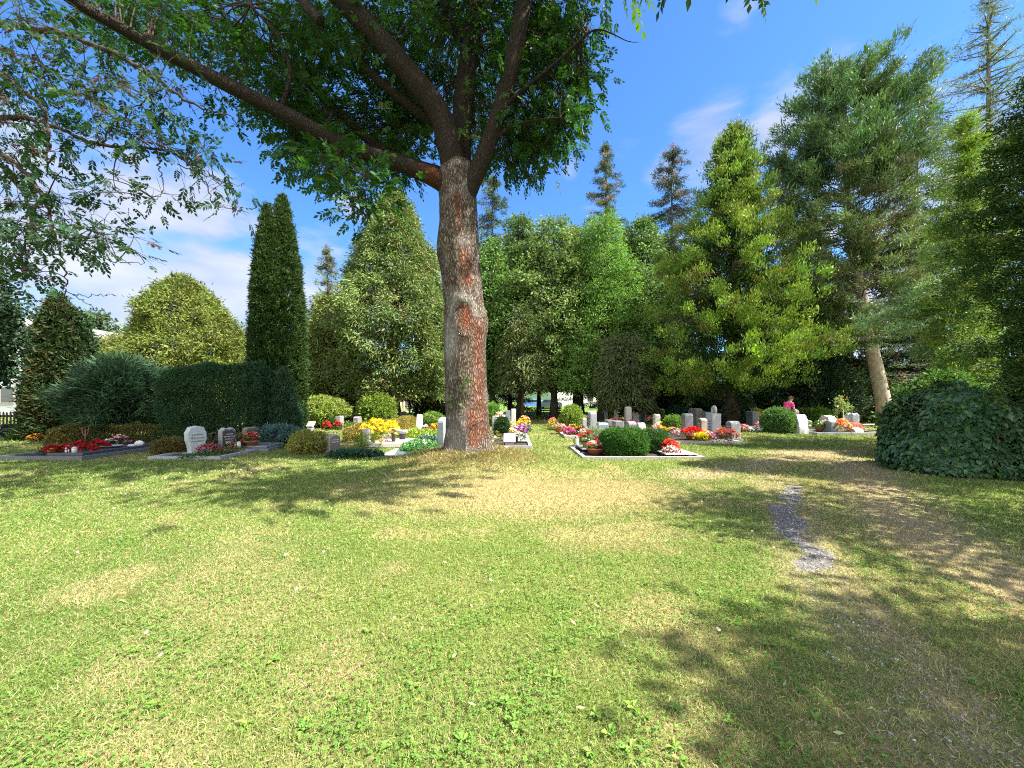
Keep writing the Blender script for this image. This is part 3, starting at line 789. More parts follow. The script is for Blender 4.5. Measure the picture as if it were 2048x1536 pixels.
# --- understory: dark shrubs under the row
UND = 'dark evergreen shrubs under the tree row'
def shrub(px, d, top, wpx, label, name='shrub', cat='shrub', col=(.05, .10, .02), nc=260, n=50, Rc=.12, L=.06, Wd=.03, prof=None, group=None, zb=.05, lump=.15, ar=.6, ao=.6, az=0., flat=1., mat=None, depth=.35, alt=None, altp=0., sy=1., h=None, w=None, up=.35, cv=.16):
    H = ZT(top, d) if h is None else h
    R = (wpx * d / F / 2) if w is None else w / 2
    prof = prof or (lambda t: np.sqrt(np.clip(1 - (2 * t - .85) ** 2 / 1.35, 0, 1)))
    t = rng.random(nc * 3); r = prof(t); k = rng.random(len(t)) < r + .1
    t, r = t[k][:nc], r[k][:nc]
    a = rng.random(len(t)) * 2 * pi
    cap = rng.random(len(t)) ** .5
    s = int(px * 3 + d) % 911
    lm = 1 + lump * 2 * (vnoise(np.cos(a) * 2 + 5, np.sin(a) * 2 + 5, t * 3, s=s) - .5)
    rr = R * r * lm * (1 - depth * rng.random(len(t)) ** 2)
    topk = rng.random(len(t)) < .25                     # cover the top of the dome as well
    rr = np.where(topk & (t > .8), rr * cap, rr)
    C = np.stack([np.cos(a) * rr, np.sin(a) * rr * sy, zb + (H - zb) * t], 1)
    O = nrm(np.stack([np.cos(a), np.sin(a), up + 1.6 * t ** 3], 1))
    x = X(px, d)
    o = thing(name, label, cat, (x, d, gz(x, d)), group)
    mb = MB()
    clump_leaves(mb, C, O, np.full(len(C), Rc), n, L, Wd, col, ao, ar, az, cv, .18, flat=flat, alt=alt, altp=altp)
    mb.build('foliage', mat or M_BROAD, o)
    st = MB()
    m = min(24, len(C))
    A = rnd(m) * np.array([.05, .05, 0]) ; A[:, 2] = -.03
    quick_tubes(st, A, C[:m] * .5 + np.array([0, 0, .0]), C[:m], np.full(m, .012 + .008 * R), np.full(m, .004), (.09, .07, .05))
    st.build('stem', M_TWIG, o)
    return o
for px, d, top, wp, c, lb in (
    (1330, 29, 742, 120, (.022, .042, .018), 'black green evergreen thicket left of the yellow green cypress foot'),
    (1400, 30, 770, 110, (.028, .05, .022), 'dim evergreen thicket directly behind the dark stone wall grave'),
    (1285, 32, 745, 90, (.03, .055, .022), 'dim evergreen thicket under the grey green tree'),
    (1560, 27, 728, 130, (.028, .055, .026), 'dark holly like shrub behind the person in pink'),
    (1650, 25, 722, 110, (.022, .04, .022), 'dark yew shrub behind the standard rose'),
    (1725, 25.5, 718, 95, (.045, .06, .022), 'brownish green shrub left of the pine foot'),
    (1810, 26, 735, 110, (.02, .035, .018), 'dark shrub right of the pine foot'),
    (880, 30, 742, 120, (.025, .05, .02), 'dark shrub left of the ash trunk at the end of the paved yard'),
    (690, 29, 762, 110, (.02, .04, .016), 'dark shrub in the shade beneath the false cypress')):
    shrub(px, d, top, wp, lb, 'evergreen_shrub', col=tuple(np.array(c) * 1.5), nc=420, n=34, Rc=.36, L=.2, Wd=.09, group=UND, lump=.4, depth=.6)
broadleaf(190, 60, 628, 190, 'far bluish green tree between the dark conifers and the round golden conifer', name='far_tree', col=(.07, .11, .065), nc=620, n=32, Rc=1.1, L=.5, Wd=.35, zb=1)
broadleaf(490, 75, 680, 90, 'far green tree top just left of the twin thujas', name='far_tree', col=(.075, .13, .05), nc=420, n=32, Rc=1.2, L=.5, Wd=.35, zb=1)

# --- left side conifers
cypress(362, 25, 556, 262, 'broad rounded golden green conifer behind the dark hedge', name='golden_conifer', col=(.135, .17, .036), zb=.5, nc=2500, n=50, Rc=.34, L=.19, Wd=.06, prof=lambda t: np.interp(t, [0, .2, .4, .6, .8, .93, 1], [1, .98, .88, .68, .43, .22, .02]), lump=.5, depth=.4, alt=(.10, .12, .03), altp=.12, up=.2, az=-.15)
def thuja(px, d, top, wpx, lean, label):
    cypress(px, d, top, wpx, label, name='columnar_thuja', col=(.034, .068, .018), zb=.1, nc=2900, n=46, Rc=.13, L=.11, Wd=.038, prof=lambda t: np.interp(t, [0, .15, .45, .7, .85, .95, 1], [.97, 1, .90, .68, .42, .16, .01]), lump=.08, depth=.16, up=.9, ar=.38, ao=.75, group='twin columnar thujas', cv=.22)
thuja(565, 16.6, 390, 80, 0, 'taller of the two dark columnar thujas, pointed and set behind')
thuja(534, 16.0, 412, 60, 0, 'shorter of the two dark columnar thujas, in front at the left')
shrub(566, 14.2, 740, 62, 'small blue green cone conifer at the foot of the twin thujas', 'cone_conifer', 'conifer', (.045, .095, .05), nc=700, n=44, Rc=.1, L=.1, Wd=.03, prof=lambda t: np.interp(t, [0, .2, .6, 1], [.9, 1, .62, .06]), up=1.3, ar=.35, mat=M_NEEDLE, lump=.1)
cypress(116, 15, 596, 84, 'dark conifer cone behind the picket fence, browning near its top', name='dark_thuja', col=(.035, .058, .02), zb=.2, nc=1300, n=40, Rc=.22, L=.17, Wd=.05, prof=lambda t: np.interp(t, [0, .3, .6, .85, 1], [1, .95, .7, .38, .03]), lump=.16, alt=(.07, .055, .02), altp=.12, up=.9)
cypress(152, 15.4, 630, 66, 'lower dark green conifer cone leaning on the browning one', name='dark_thuja', col=(.03, .062, .024), zb=.2, nc=900, n=40, Rc=.22, L=.17, Wd=.05, prof=lambda t: np.interp(t, [0, .3, .6, .85, 1], [1, .95, .75, .42, .04]), lump=.16, up=.9)
cypress(240, 14.4, 724, 128, 'wide blue green juniper with arching sprays between dark cones and hedge', name='juniper', col=(.055, .11, .06), zb=.5, nc=1000, n=36, Rc=.26, L=.24, Wd=.035, prof=lambda t: np.sqrt(np.clip(1 - (2 * t - .8) ** 2 / 1.5, 0, 1)), lump=.65, up=.5, ao=.9, ar=.35, depth=.7, tr=.12)
def hedge_block(name, label, x0, x1, y0, y1, h, col, n, L, Wd, mat=None, alt=None, altp=0, rough=.07, rise=None):
    """leaves on the faces of a clipped block"""
    o = thing(name, label, 'hedge', ((x0 + x1) / 2, (y0 + y1) / 2, 0))
    sx, sy = x1 - x0, y1 - y0
    areas = np.array([sx * h, sx * h, sy * h, sy * h, sx * sy * 1.2])
    f = rng.choice(5, n, p=areas / areas.sum())
    a, b = rng.uniform(-.5, .5, n), rng.random(n)
    P = np.zeros((n, 3)); O = np.zeros((n, 3))
    for i, (ax, s) in enumerate(((1, -1), (1, 1), (0, -1), (0, 1))):
        k = f == i
        P[k, ax] = s * (sy if ax else sx) / 2; P[k, 1 - ax] = a[k] * (sx if ax else sy); P[k, 2] = b[k] * h; O[k, ax] = s
    k = f == 4
    P[k, 0] = a[k] * sx; P[k, 1] = (b[k] - .5) * sy; P[k, 2] = h; O[k, 2] = 1
    # rounded shoulders and an uneven surface
    q = fbm(P[:, 0] * 1.3 + 20, P[:, 1] * 1.3 + 20, P[:, 2] * 1.3, s=77) - .5
    P += O * (q * rough * 5)[:, None] - O * (rng.random(n) ** 2 * rough * 2)[:, None]
    e = sm(.8 * h, h, P[:, 2])
    P[:, 0] *= 1 - .10 * e; P[:, 1] *= 1 - .18 * e
    if rise is not None: P[:, 2] *= 1 + rise * P[:, 0] / sx
    mb = MB()
    c = jcol(col, n, .25)
    if alt is not None:
        kk = (vnoise(P[:, 0] * 4, P[:, 1] * 4, P[:, 2] * 4, s=5) + .3 * rng.random(n)) > 1.15 - altp
        c[kk] = jcol(alt, kk.sum(), .2)
    leaves(mb, P, O * .6 + rnd(n) * .55 + np.array([0, 0, .25]), rnd(n), L * np.exp(rng.normal(size=n) * .3), Wd, c)
    mb.build('foliage', mat or M_NEEDLE, o)
    st = MB()
    m = int(10 + sx * sy * 8)
    A = np.stack([rng.uniform(-.4, .4, m) * sx, rng.uniform(-.3, .3, m) * sy, np.zeros(m)], 1)
    E = A + np.array([0, 0, h * .85]) + rnd(m) * .1
    quick_tubes(st, A, (A + E) / 2 + rnd(m) * .1, E, np.full(m, .02), np.full(m, .006), (.07, .055, .04), k=4)
    st.build('stem', M_TWIG, o)
    return o
hedge_block('yew_hedge', 'tall dark green clipped yew hedge behind the three left headstones', -11.9, -8.75, 13.0, 14.3, 2.6, (.034, .085, .036), 60000, .085, .026, alt=(.05, .12, .035), altp=.16, rough=.14, rise=.05)
hedge_block('low_hedge', 'low bronze green hedge at the foot of the juniper and picket fence', -15.4, -11.0, 12.9, 13.5, .62, (.10, .10, .028), 14000, .05, .03, M_BROAD, alt=(.14, .09, .035), altp=.3)
hedge_block('golden_hedge', 'long low golden hedge running back behind the yellow flowers', -5.9, -5.3, 13.6, 22, .55, (.22, .20, .045), 26000, .05, .03, M_BROAD, alt=(.30, .18, .07), altp=.35, rough=.06)
shrub(618, 11.0, 866, 62, 'golden leaved shrub left of the pink granite stone', 'golden_shrub', 'shrub', (.25, .27, .06), nc=420, n=50, Rc=.1, L=.05, Wd=.03, alt=(.32, .22, .09), altp=.14)
shrub(340, 10.9, 880, 50, 'bronze green shrub left of the pale rounded headstone', 'bronze_shrub', 'shrub', (.13, .13, .04), nc=320, n=50, Rc=.09, L=.045, Wd=.025, alt=(.16, .09, .04), altp=.3)
shrub(640, 21, 795, 80, 'light green spreading conifer right of the twin thujas', 'spreading_conifer', 'shrub', (.21, .27, .06), nc=420, n=40, Rc=.18, L=.16, Wd=.04, flat=.4, lump=.4, depth=.6, zb=.35)
shrub(556, 13.2, 852, 95, 'low spreading steel blue juniper beside the brown headstone', 'blue_juniper', 'shrub', (.085, .15, .14), nc=380, n=40, Rc=.1, L=.09, Wd=.03, flat=.6, lump=.3, mat=M_NEEDLE, sy=.7)
shrub(752, 23, 788, 68, 'large round yellow green bush under the false cypress', 'round_bush', 'shrub', (.14, .21, .035), nc=620, n=46, Rc=.17, L=.13, Wd=.05)
shrub(865, 20, 826, 42, 'light green dome of boxwood left of the ash trunk', 'boxwood', 'shrub', (.15, .24, .05), nc=320, n=46, Rc=.1, L=.06, Wd=.035, group='clipped boxwoods on the graves')
shrub(985, 22, 808, 30, 'bright green dwarf conifer right against the ash trunk', 'dwarf_conifer', 'shrub', (.13, .25, .05), nc=260, n=44, Rc=.1, L=.1, Wd=.03, up=1.2)
shrub(1004, 15.5, 836, 26, 'dark upright boxwood between the two blue grey headstones', 'boxwood', 'shrub', (.03, .065, .022), nc=300, n=46, Rc=.08, L=.05, Wd=.03, group='clipped boxwoods on the graves')
shrub(1143, 19, 812, 44, 'light green ball shaped bush on the grave across the grass path', 'boxwood', 'shrub', (.18, .27, .05), nc=420, n=50, Rc=.1, L=.06, Wd=.035, group='clipped boxwoods on the graves')
shrub(1247, 10.7, 857, 88, 'big dark green rounded boxwood at the front of the near right grave', 'boxwood', 'shrub', (.045, .125, .022), nc=1000, n=64, Rc=.065, L=.038, Wd=.022, group='clipped boxwoods on the graves', prof=lambda t: np.interp(t, [0, .15, .6, .85, 1], [.86, 1, 1, .84, .45]), lump=.08, depth=.12)
shrub(1306, 11.2, 862, 52, 'darker upright boxwood beside the big rounded one', 'boxwood', 'shrub', (.045, .11, .035), nc=700, n=60, Rc=.065, L=.042, Wd=.02, group='clipped boxwoods on the graves', prof=lambda t: np.interp(t, [0, .15, .6, .85, 1], [.86, 1, 1, .85, .5]), lump=.12, depth=.15, up=.7)
shrub(1347, 18, 832, 34, 'small bright boxwood dome left of the grey slab headstone', 'boxwood', 'shrub', (.12, .23, .045), nc=300, n=46, Rc=.08, L=.05, Wd=.03, group='clipped boxwoods on the graves')
shrub(1556, 17.6, 817, 56, 'large round mid green boxwood in front of the person in pink', 'boxwood', 'shrub', (.09, .19, .055), nc=720, n=54, Rc=.09, L=.055, Wd=.032, group='clipped boxwoods on the graves', lump=.1)
shrub(1224, 26, 814, 22, 'tiny yellow green bush among the far white stones', 'small_bush', 'shrub', (.18, .25, .05), nc=120, n=40, Rc=.12, L=.07, Wd=.04)
shrub(1315, 25, 819, 26, 'lime green bush left of the far pale stone', 'small_bush', 'shrub', (.19, .26, .03), nc=140, n=40, Rc=.12, L=.07, Wd=.04)
shrub(1358, 25, 815, 46, 'dark blue green bush behind the bright boxwood dome', 'small_bush', 'shrub', (.03, .085, .05), nc=240, n=40, Rc=.14, L=.09, Wd=.05)
shrub(1516, 21, 820, 28, 'yellow leaved bush behind the dark polished headstone', 'yellow_bush', 'shrub', (.28, .28, .03), nc=200, n=44, Rc=.1, L=.06, Wd=.035)
shrub(1610, 24, 819, 26, 'light green leafy bush between person and pale stones', 'leafy_bush', 'shrub', (.15, .24, .05), nc=140, n=36, Rc=.14, L=.12, Wd=.06)
shrub(1637, 23.5, 819, 34, 'bright green leafy bush right of the small grey far stone', 'leafy_bush', 'shrub', (.12, .23, .035), nc=180, n=36, Rc=.14, L=.12, Wd=.06)
shrub(58, 14.6, 856, 46, 'small green bush at the foot of the fence post', 'small_bush', 'shrub', (.06, .12, .03), nc=240, n=44, Rc=.1, L=.05, Wd=.03)
shrub(488, 12.6, 868, 34, 'straw coloured heather between the grey and brown headstones', 'heather', 'shrub', (.17, .15, .05), nc=160, n=40, Rc=.07, L=.06, Wd=.015)
shrub(1190, 12.6, 858, 52, 'silvery green feathery bush at the left of the near right grave', 'silver_bush', 'shrub', (.20, .27, .18), nc=260, n=44, Rc=.09, L=.07, Wd=.014, ar=.7)
shrub(1885, 10.2, 752, 150, 'fresh green leafy shrub rising behind the top of the ivy mound', 'leafy_shrub', 'shrub', (.07, .15, .035), nc=420, n=44, Rc=.17, L=.09, Wd=.06, lump=.5, depth=.6)
# ivy mound at the right
def ivy_mound():
    x0, y0 = X(1968, 8.2), 8.3
    o = thing('ivy_mound', 'large mound of dark glossy ivy at the right beside the track', 'shrub', (x0, y0, 0))
    n = 26000
    a = rng.uniform(0, 2 * pi, n); t = rng.random(n)
    ph = np.arccos(1 - t * .98)
    rx, ry, h = 1.6, 1.1, 1.85
    sq = lambda c: np.sign(c) * np.abs(c) ** .7
    P = np.stack([sq(np.sin(ph)) * np.cos(a) * rx, sq(np.sin(ph)) * np.sin(a) * ry, np.abs(np.cos(ph)) ** .75 * h], 1)
    O = nrm(P / np.array([rx * rx, ry * ry, h * h]))
    q = fbm(P[:, 0] * 1.6 + 9, P[:, 1] * 1.6 + 9, P[:, 2] * 1.6, s=41, o=4) - .5
    P += O * (q * .95)[:, None] - O * (rng.random(n) ** 2 * .25)[:, None]
    P[:, 2] = np.maximum(P[:, 2], .02)
    D = np.stack([O[:, 0] * .4, O[:, 1] * .4, -np.full(n, .75)], 1) + rnd(n) * .35
    N = O + rnd(n) * .5 + np.array([0, 0, .4])
    mb = MB()
    c = jcol((.042, .098, .04), n, .22)
    c *= (.62 + .8 * fbm(P[:, 0] * 1.4 + 3, P[:, 1] * 1.4, P[:, 2] * 1.4, s=43))[:, None]
    k = rng.random(n) < .08 + .12 * (P[:, 2] > 1.3); c[k] = jcol((.08, .16, .035), k.sum(), .2)  # more pale leaves near the top, sunlight put into their colour
    leaves(mb, P, D, N, .10 * np.exp(rng.normal(size=n) * .25), .092, c, fold=.14, mid=.35)
    mb.build('foliage', M_IVY, o)
    st = MB(); m = 70
    A = np.stack([rng.uniform(-.7, .7, m) * rx, rng.uniform(-.7, .7, m) * ry, np.zeros(m)], 1)
    E = A * 1.15 + np.array([0, 0, 1.0]) * rng.uniform(.6, 1.5, m)[:, None]
    quick_tubes(st, A, (A + E) / 2 + rnd(m) * .15, E, np.full(m, .02), np.full(m, .006), (.08, .06, .045), k=4)
    k = 9                                                          # bare sprigs poking out at the upper left
    A = np.stack([rng.uniform(-1.5, -.6, k), rng.uniform(-.6, .2, k), rng.uniform(1.1, 1.6, k)], 1)
    E = A + np.stack([rng.uniform(-.5, -.1, k), rng.normal(size=k) * .1, rng.uniform(.15, .45, k)], 1)
    quick_tubes(st, A, (A + E) / 2, E, np.full(k, .006), np.full(k, .003), (.16, .13, .10))
    st.build('stem', M_TWIG, o)
    mb = MB()                                                      # an unseen solid core, added so that no light leaks through
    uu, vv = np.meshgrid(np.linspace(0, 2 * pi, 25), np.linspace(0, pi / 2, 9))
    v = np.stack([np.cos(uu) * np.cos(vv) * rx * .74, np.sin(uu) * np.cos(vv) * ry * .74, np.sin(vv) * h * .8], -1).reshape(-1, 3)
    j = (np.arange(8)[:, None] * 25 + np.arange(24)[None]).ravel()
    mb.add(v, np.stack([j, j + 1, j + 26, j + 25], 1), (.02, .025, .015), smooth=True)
    mb.build('opaque_core', M_STONE, o)
ivy_mound()

# ------------------------------------------------------------------ the big ash
AX, AY = X(940, 9.25), 9.25
ash = thing('ash_tree', 'big ash tree with orange stained trunk in the middle of the lawn', 'tree', (AX, AY, 0))
def rel(px, py, Y): return W(px, py, Y) - np.array([AX, AY, 0])
def ash_trunk():
    # centre line and half widths measured along the trunk (photo rows)
    rows = np.array([[915, 941, 62], [905, 939, 53], [893, 938, 48], [870, 937, 45], [820, 934, 42], [760, 932, 41], [700, 930, 41.5], [660, 930, 43], [640, 931, 42], [610, 928, 39], [560, 923, 39], [510, 918, 40.5],
                     [480, 917, 40], [440, 917, 37.5], [400, 916, 37], [375, 914, 38], [350, 914, 36], [330, 914, 30]])
    zz = np.array([ZT(r[0], AY) for r in rows]); zz[0] = .12
    k = 120
    zs = np.concatenate([np.linspace(-.05, zz[2], 14)[:-1], np.linspace(zz[2], zz[-1], 240)])
    cx = np.interp(zs, zz, (rows[:, 1] - 940) * AY / F)
    hw = np.interp(zs, zz, rows[:, 2] * AY / F)
    a = np.arange(k) * 2 * pi / k
    A, Z = np.meshgrid(a, zs)
    Rr = np.repeat(hw[:, None], k, 1)
    # buttress lobes at the foot
    lob = (np.cos(A * 5 + .6) * .5 + np.cos(A * 3 + 2.) * .5)
    Rr = Rr * (1 + .14 * lob * sm(1.05, .25, Z)) + .05 * sm(.5, .1, Z) * (lob > 0)
    Rr *= 1 + .05 * (fbm(np.cos(A) * 1.5 + 7, np.sin(A) * 1.5 + 7, Z * 1.1, s=61) - .5)
    def bump(ac, zc, da, dz, h):
        return h * np.exp(-((np.angle(np.exp(1j * (A - ac)))) / da) ** 2 - ((Z - zc) / dz) ** 2)
    zk = ZT(640, AY)
    Rr += bump(-.25, zk - .05, .45, .30, .05) + bump(pi + .3, ZT(500, AY), .5, .35, .04) + bump(-1.45, zk + .38, .55, .12, .06) - bump(-1.45, zk + .05, .33, .22, .035) + bump(-1.4, zk - .42, .5, .12, .035)
    # bark fissures in the geometry
    f = fbm(np.cos(A) * 9 + 30, np.sin(A) * 9 + 30, Z * 2.2, s=62, o=3)
    f2 = fbm(np.cos(A) * 22 + 30, np.sin(A) * 22 + 30, Z * 5, s=63, o=2)
    Rr += .022 * (np.abs(f - .5) * 2 - .3) + .012 * (f2 - .5)
    V = np.stack([cx[:, None] + np.cos(A) * Rr, np.sin(A) * Rr, Z], -1)
    # orange crust: front right of the stem (camera side is -y), wandering bands
    ang = np.angle(np.exp(1j * (A + pi / 2)))                     # 0 = facing the camera, + = to the right
    P = lambda py: ZT(py, AY)
    off = (fbm(Z * 1.3, Z * 0, s=64) - .5) * .5
    band = lambda c, wd: np.exp(-((ang - c - off * .6) / wd) ** 2)
    st = np.zeros_like(A)
    st = np.maximum(st, band(.75, .62) * sm(P(905), P(860), Z) * sm(P(615), P(660), Z) * .8)
    st = np.maximum(st, band(.30, .36) * sm(P(905), P(880), Z) * sm(P(770), P(840), Z))
    st = np.maximum(st, band(.22, .42) * sm(P(690), P(655), Z) * sm(P(612), P(622), Z))
    st = np.maximum(st, band(.42, .45) * sm(P(605), P(570), Z) * sm(P(495), P(520), Z) * .85)
    st = np.maximum(st, band(.15, .36) * sm(P(500), P(470), Z) * sm(P(380), P(410), Z) * .75)
    st *= .75 + .5 * fbm(np.cos(A) * 5 + 3, np.sin(A) * 5 + 3, Z * 1.5, s=65, o=4)
    li = np.exp(-((ang + .75) / .42) ** 2 - ((Z - P(690)) / .42) ** 2) * .7
    li = np.maximum(li, np.exp(-((np.hypot(ang / .62, (Z - P(640)) / .42) - 1) / .30) ** 2) * .35 * (Z > P(640)))
    li = np.maximum(li, np.exp(-((ang + .25) / .5) ** 2) * sm(P(790), P(880), Z) * .45)
    li *= .5 + .9 * fbm(np.cos(A) * 3 + 3, np.sin(A) * 3 + 3, Z * 2, s=66, o=3)
    col = np.stack([np.clip(st, 0, 1), np.clip(li, 0, 1), 0 * st], -1)
    i = (np.arange(len(zs) - 1)[:, None] * k + np.arange(k)[None]); j = (np.arange(len(zs) - 1)[:, None] * k + (np.arange(k)[None] + 1) % k)
    q = np.stack([i.ravel(), j.ravel(), j.ravel() + k, i.ravel() + k], 1)
    MB().add(V.reshape(-1, 3), q, col.reshape(-1, 3), smooth=True).build('trunk', M_ASH, ash)
ash_trunk()
# limbs: photo column, row, distance, radius in m
LIMBS = [
    [(918, 400, 9.2, .24), (880, 362, 9.1, .21), (805, 330, 8.9, .17), (690, 290, 8.6, .155), (560, 222, 8.2, .145), (430, 157, 7.7, .13), (300, 88, 7.1, .105), (165, 12, 6.5, .09), (60, -60, 6.0, .09)],
    [(900, 355, 9.3, .17), (800, 318, 9.7, .13), (735, 278, 10.0, .115), (640, 190, 10.4, .09), (560, 120, 10.8, .07), (470, 40, 11.2, .05)],
    [(912, 390, 9.2, .30), (903, 310, 9.15, .29), (880, 230, 9.0, .26), (820, 150, 8.7, .245), (750, 70, 8.4, .23), (670, -20, 8.0, .20), (560, -160, 7.4, .15)],
    [(880, 250, 9.3, .13), (825, 215, 9.2, .11), (770, 172, 9.0, .10), (735, 140, 8.9, .09), (716, 118, 8.85, .075)],
    [(925, 385, 9.35, .26), (922, 280, 9.6, .24), (930, 170, 9.9, .25), (945, 60, 10.1, .22), (950, -60, 10.4, .18), (940, -260, 10.6, .12)],
    [(948, 90, 10.1, .15), (900, 30, 10.3, .12), (860, -80, 10.5, .09)],
    [(928, 395, 9.15, .25), (955, 340, 9.05, .20), (990, 250, 8.9, .185), (1020, 150, 8.75, .19), (1040, 50, 8.6, .18), (1065, -90, 8.4, .15), (1100, -250, 8.2, .1)],
    [(1005, 215, 8.8, .06), (1070, 160, 8.6, .045), (1130, 110, 8.4, .03), (1190, 60, 8.2, .018), (1255, 82, 8.0, .008), (1278, 84, 7.95, .004)],
    [(975, 290, 8.95, .05), (1020, 255, 8.8, .035), (1075, 240, 8.6, .02), (1120, 235, 8.5, .01)],
    [(590, -30, 7.6, .10), (612, 10, 7.5, .10), (640, 42, 7.45, .085)],
    [(690, 290, 8.6, .05), (660, 340, 8.4, .035), (700, 400, 8.2, .02), (740, 440, 8.1, .01)],
    [(560, 222, 8.2, .05), (580, 150, 8.0, .04), (560, 80, 7.8, .03), (500, 10, 7.6, .02)],
]
limb_pts = []
for L_ in LIMBS:
    a = np.array([np.append(rel(p[0], p[1], p[2]), p[3]) for p in L_])
    s = spline(a, max(18, len(L_) * 9))
    limb_pts.append(s[:, :3])
    mb = MB()
    v, q, t = tube(s[:, :3], np.maximum(s[:, 3], .003) * (1 + .06 * (vnoise(np.arange(len(s)) * .6, np.zeros(len(s)), s=9) - .5)), 22 if s[0, 3] > .1 else 8)
    st = np.zeros((len(v), 3)); st[:, 1] = .0
    if L_ is LIMBS[0] : st[:, 0] = np.interp(v[:, 0], [-1.6, -.9, -.3], [0, .75, .2]) * (v[:, 0] > -1.6)
    mb.add(v, q, st, t=t if len(t) else None, smooth=True)
    mb.build('limb', M_LIMB_SHADED, ash)
limb_all = np.concatenate(limb_pts)
def compound(mb, P, D, size, col, mat=0, npair=4, droop=.35):
    """pinnate leaves: pairs of leaflets and an end one on a thin stalk"""
    n = len(P)
    D = nrm(D)
    N = nrm(rnd(n) * .5 + np.array([0, 0, 1.]))
    S = nrm(np.cross(D, N)); N = np.cross(S, D)
    size = np.asarray(size)[:, None]
    leaves(mb, P, D - np.array([0, 0, droop * .5]), N, size[:, 0], .007, col * .8, mat, fold=0)
    for i in range(npair):
        s = .34 + .58 * i / npair
        base = P + D * size * s - np.array([0, 0, droop * .5]) * size * s
        for sg in (-1, 1):
            d = D * .55 + S * sg * .85 - np.array([0, 0, droop]) + rnd(n) * .12
            leaves(mb, base, d, N + rnd(n) * .25, size[:, 0] * .34, size[:, 0] * .165, col * np.exp(rng.normal(size=(n, 1)) * .1), mat, fold=.1, mid=.48)
    leaves(mb, P + D * size * .95 - np.array([0, 0, droop * .5]) * size, D - np.array([0, 0, droop * .6]), N + rnd(n) * .2, size[:, 0] * .36, size[:, 0] * .17, col, mat, fold=.1, mid=.48)
def sprays(mb, C, limbs, ncomp, size, col, rad, twig, droop=.35, tw0=.018, dead=0., stray=.25):
    """twigs from the nearest limb to each spray centre, and pinnate leaves round every twig end"""
    m = len(C)
    near = np.array([np.argmin(((limbs - c) ** 2).sum(1)) for c in C])
    A = limbs[near]
    dist = np.linalg.norm(C - A, axis=1)
    B = (A + C) / 2 + np.array([0, 0, 1.]) * (.18 * dist)[:, None] + rnd(m) * (.1 * dist)[:, None]
    quick_tubes(mb, A, B, C, np.minimum(tw0, .004 + .012 * dist), np.full(m, .0035), twig, 1, k=4, ns=6)
    out = nrm(C - A + np.array([0, 0, -.15]))
    idx = np.repeat(np.arange(m), ncomp)
    n = len(idx)
    P = C[idx] + rnd(n) * rad * np.array([1, 1, .75])
    k = rng.random(n) < .65
    quick_tubes(mb, C[idx][k], (C[idx][k] + P[k]) / 2 + rnd(k.sum()) * .03, P[k], np.full(k.sum(), .004), np.full(k.sum(), .002), twig, 1, k=3, ns=3)
    D = out[idx] * .5 + nrm(P - C[idx] + rnd(n) * .1) * .8 + rnd(n) * .25 + np.array([0, 0, -.12])
    c = jcol(col, m, .16, .08)[idx] * np.exp(rng.normal(size=(n, 1)) * .15)
    if dead:
        kk = rng.random(n) < dead
        c[kk] = jcol((.075, .045, .04), kk.sum(), .3)
    compound(mb, P, D, size * np.exp(rng.normal(size=n) * .18), c, 0, droop=droop)
def blob(px, py, rx, ry, Y0, Y1, m, base):
    a = rng.random(m) * 2 * pi; r = np.sqrt(rng.random(m))
    Y = rng.uniform(Y0, Y1, m)
    return np.stack([((px + np.cos(a) * r * rx - CX) / F * Y), Y, CAMZ + (HOR - (py + np.sin(a) * r * ry)) / F * Y], 1) - np.array([base[0], base[1], 0])
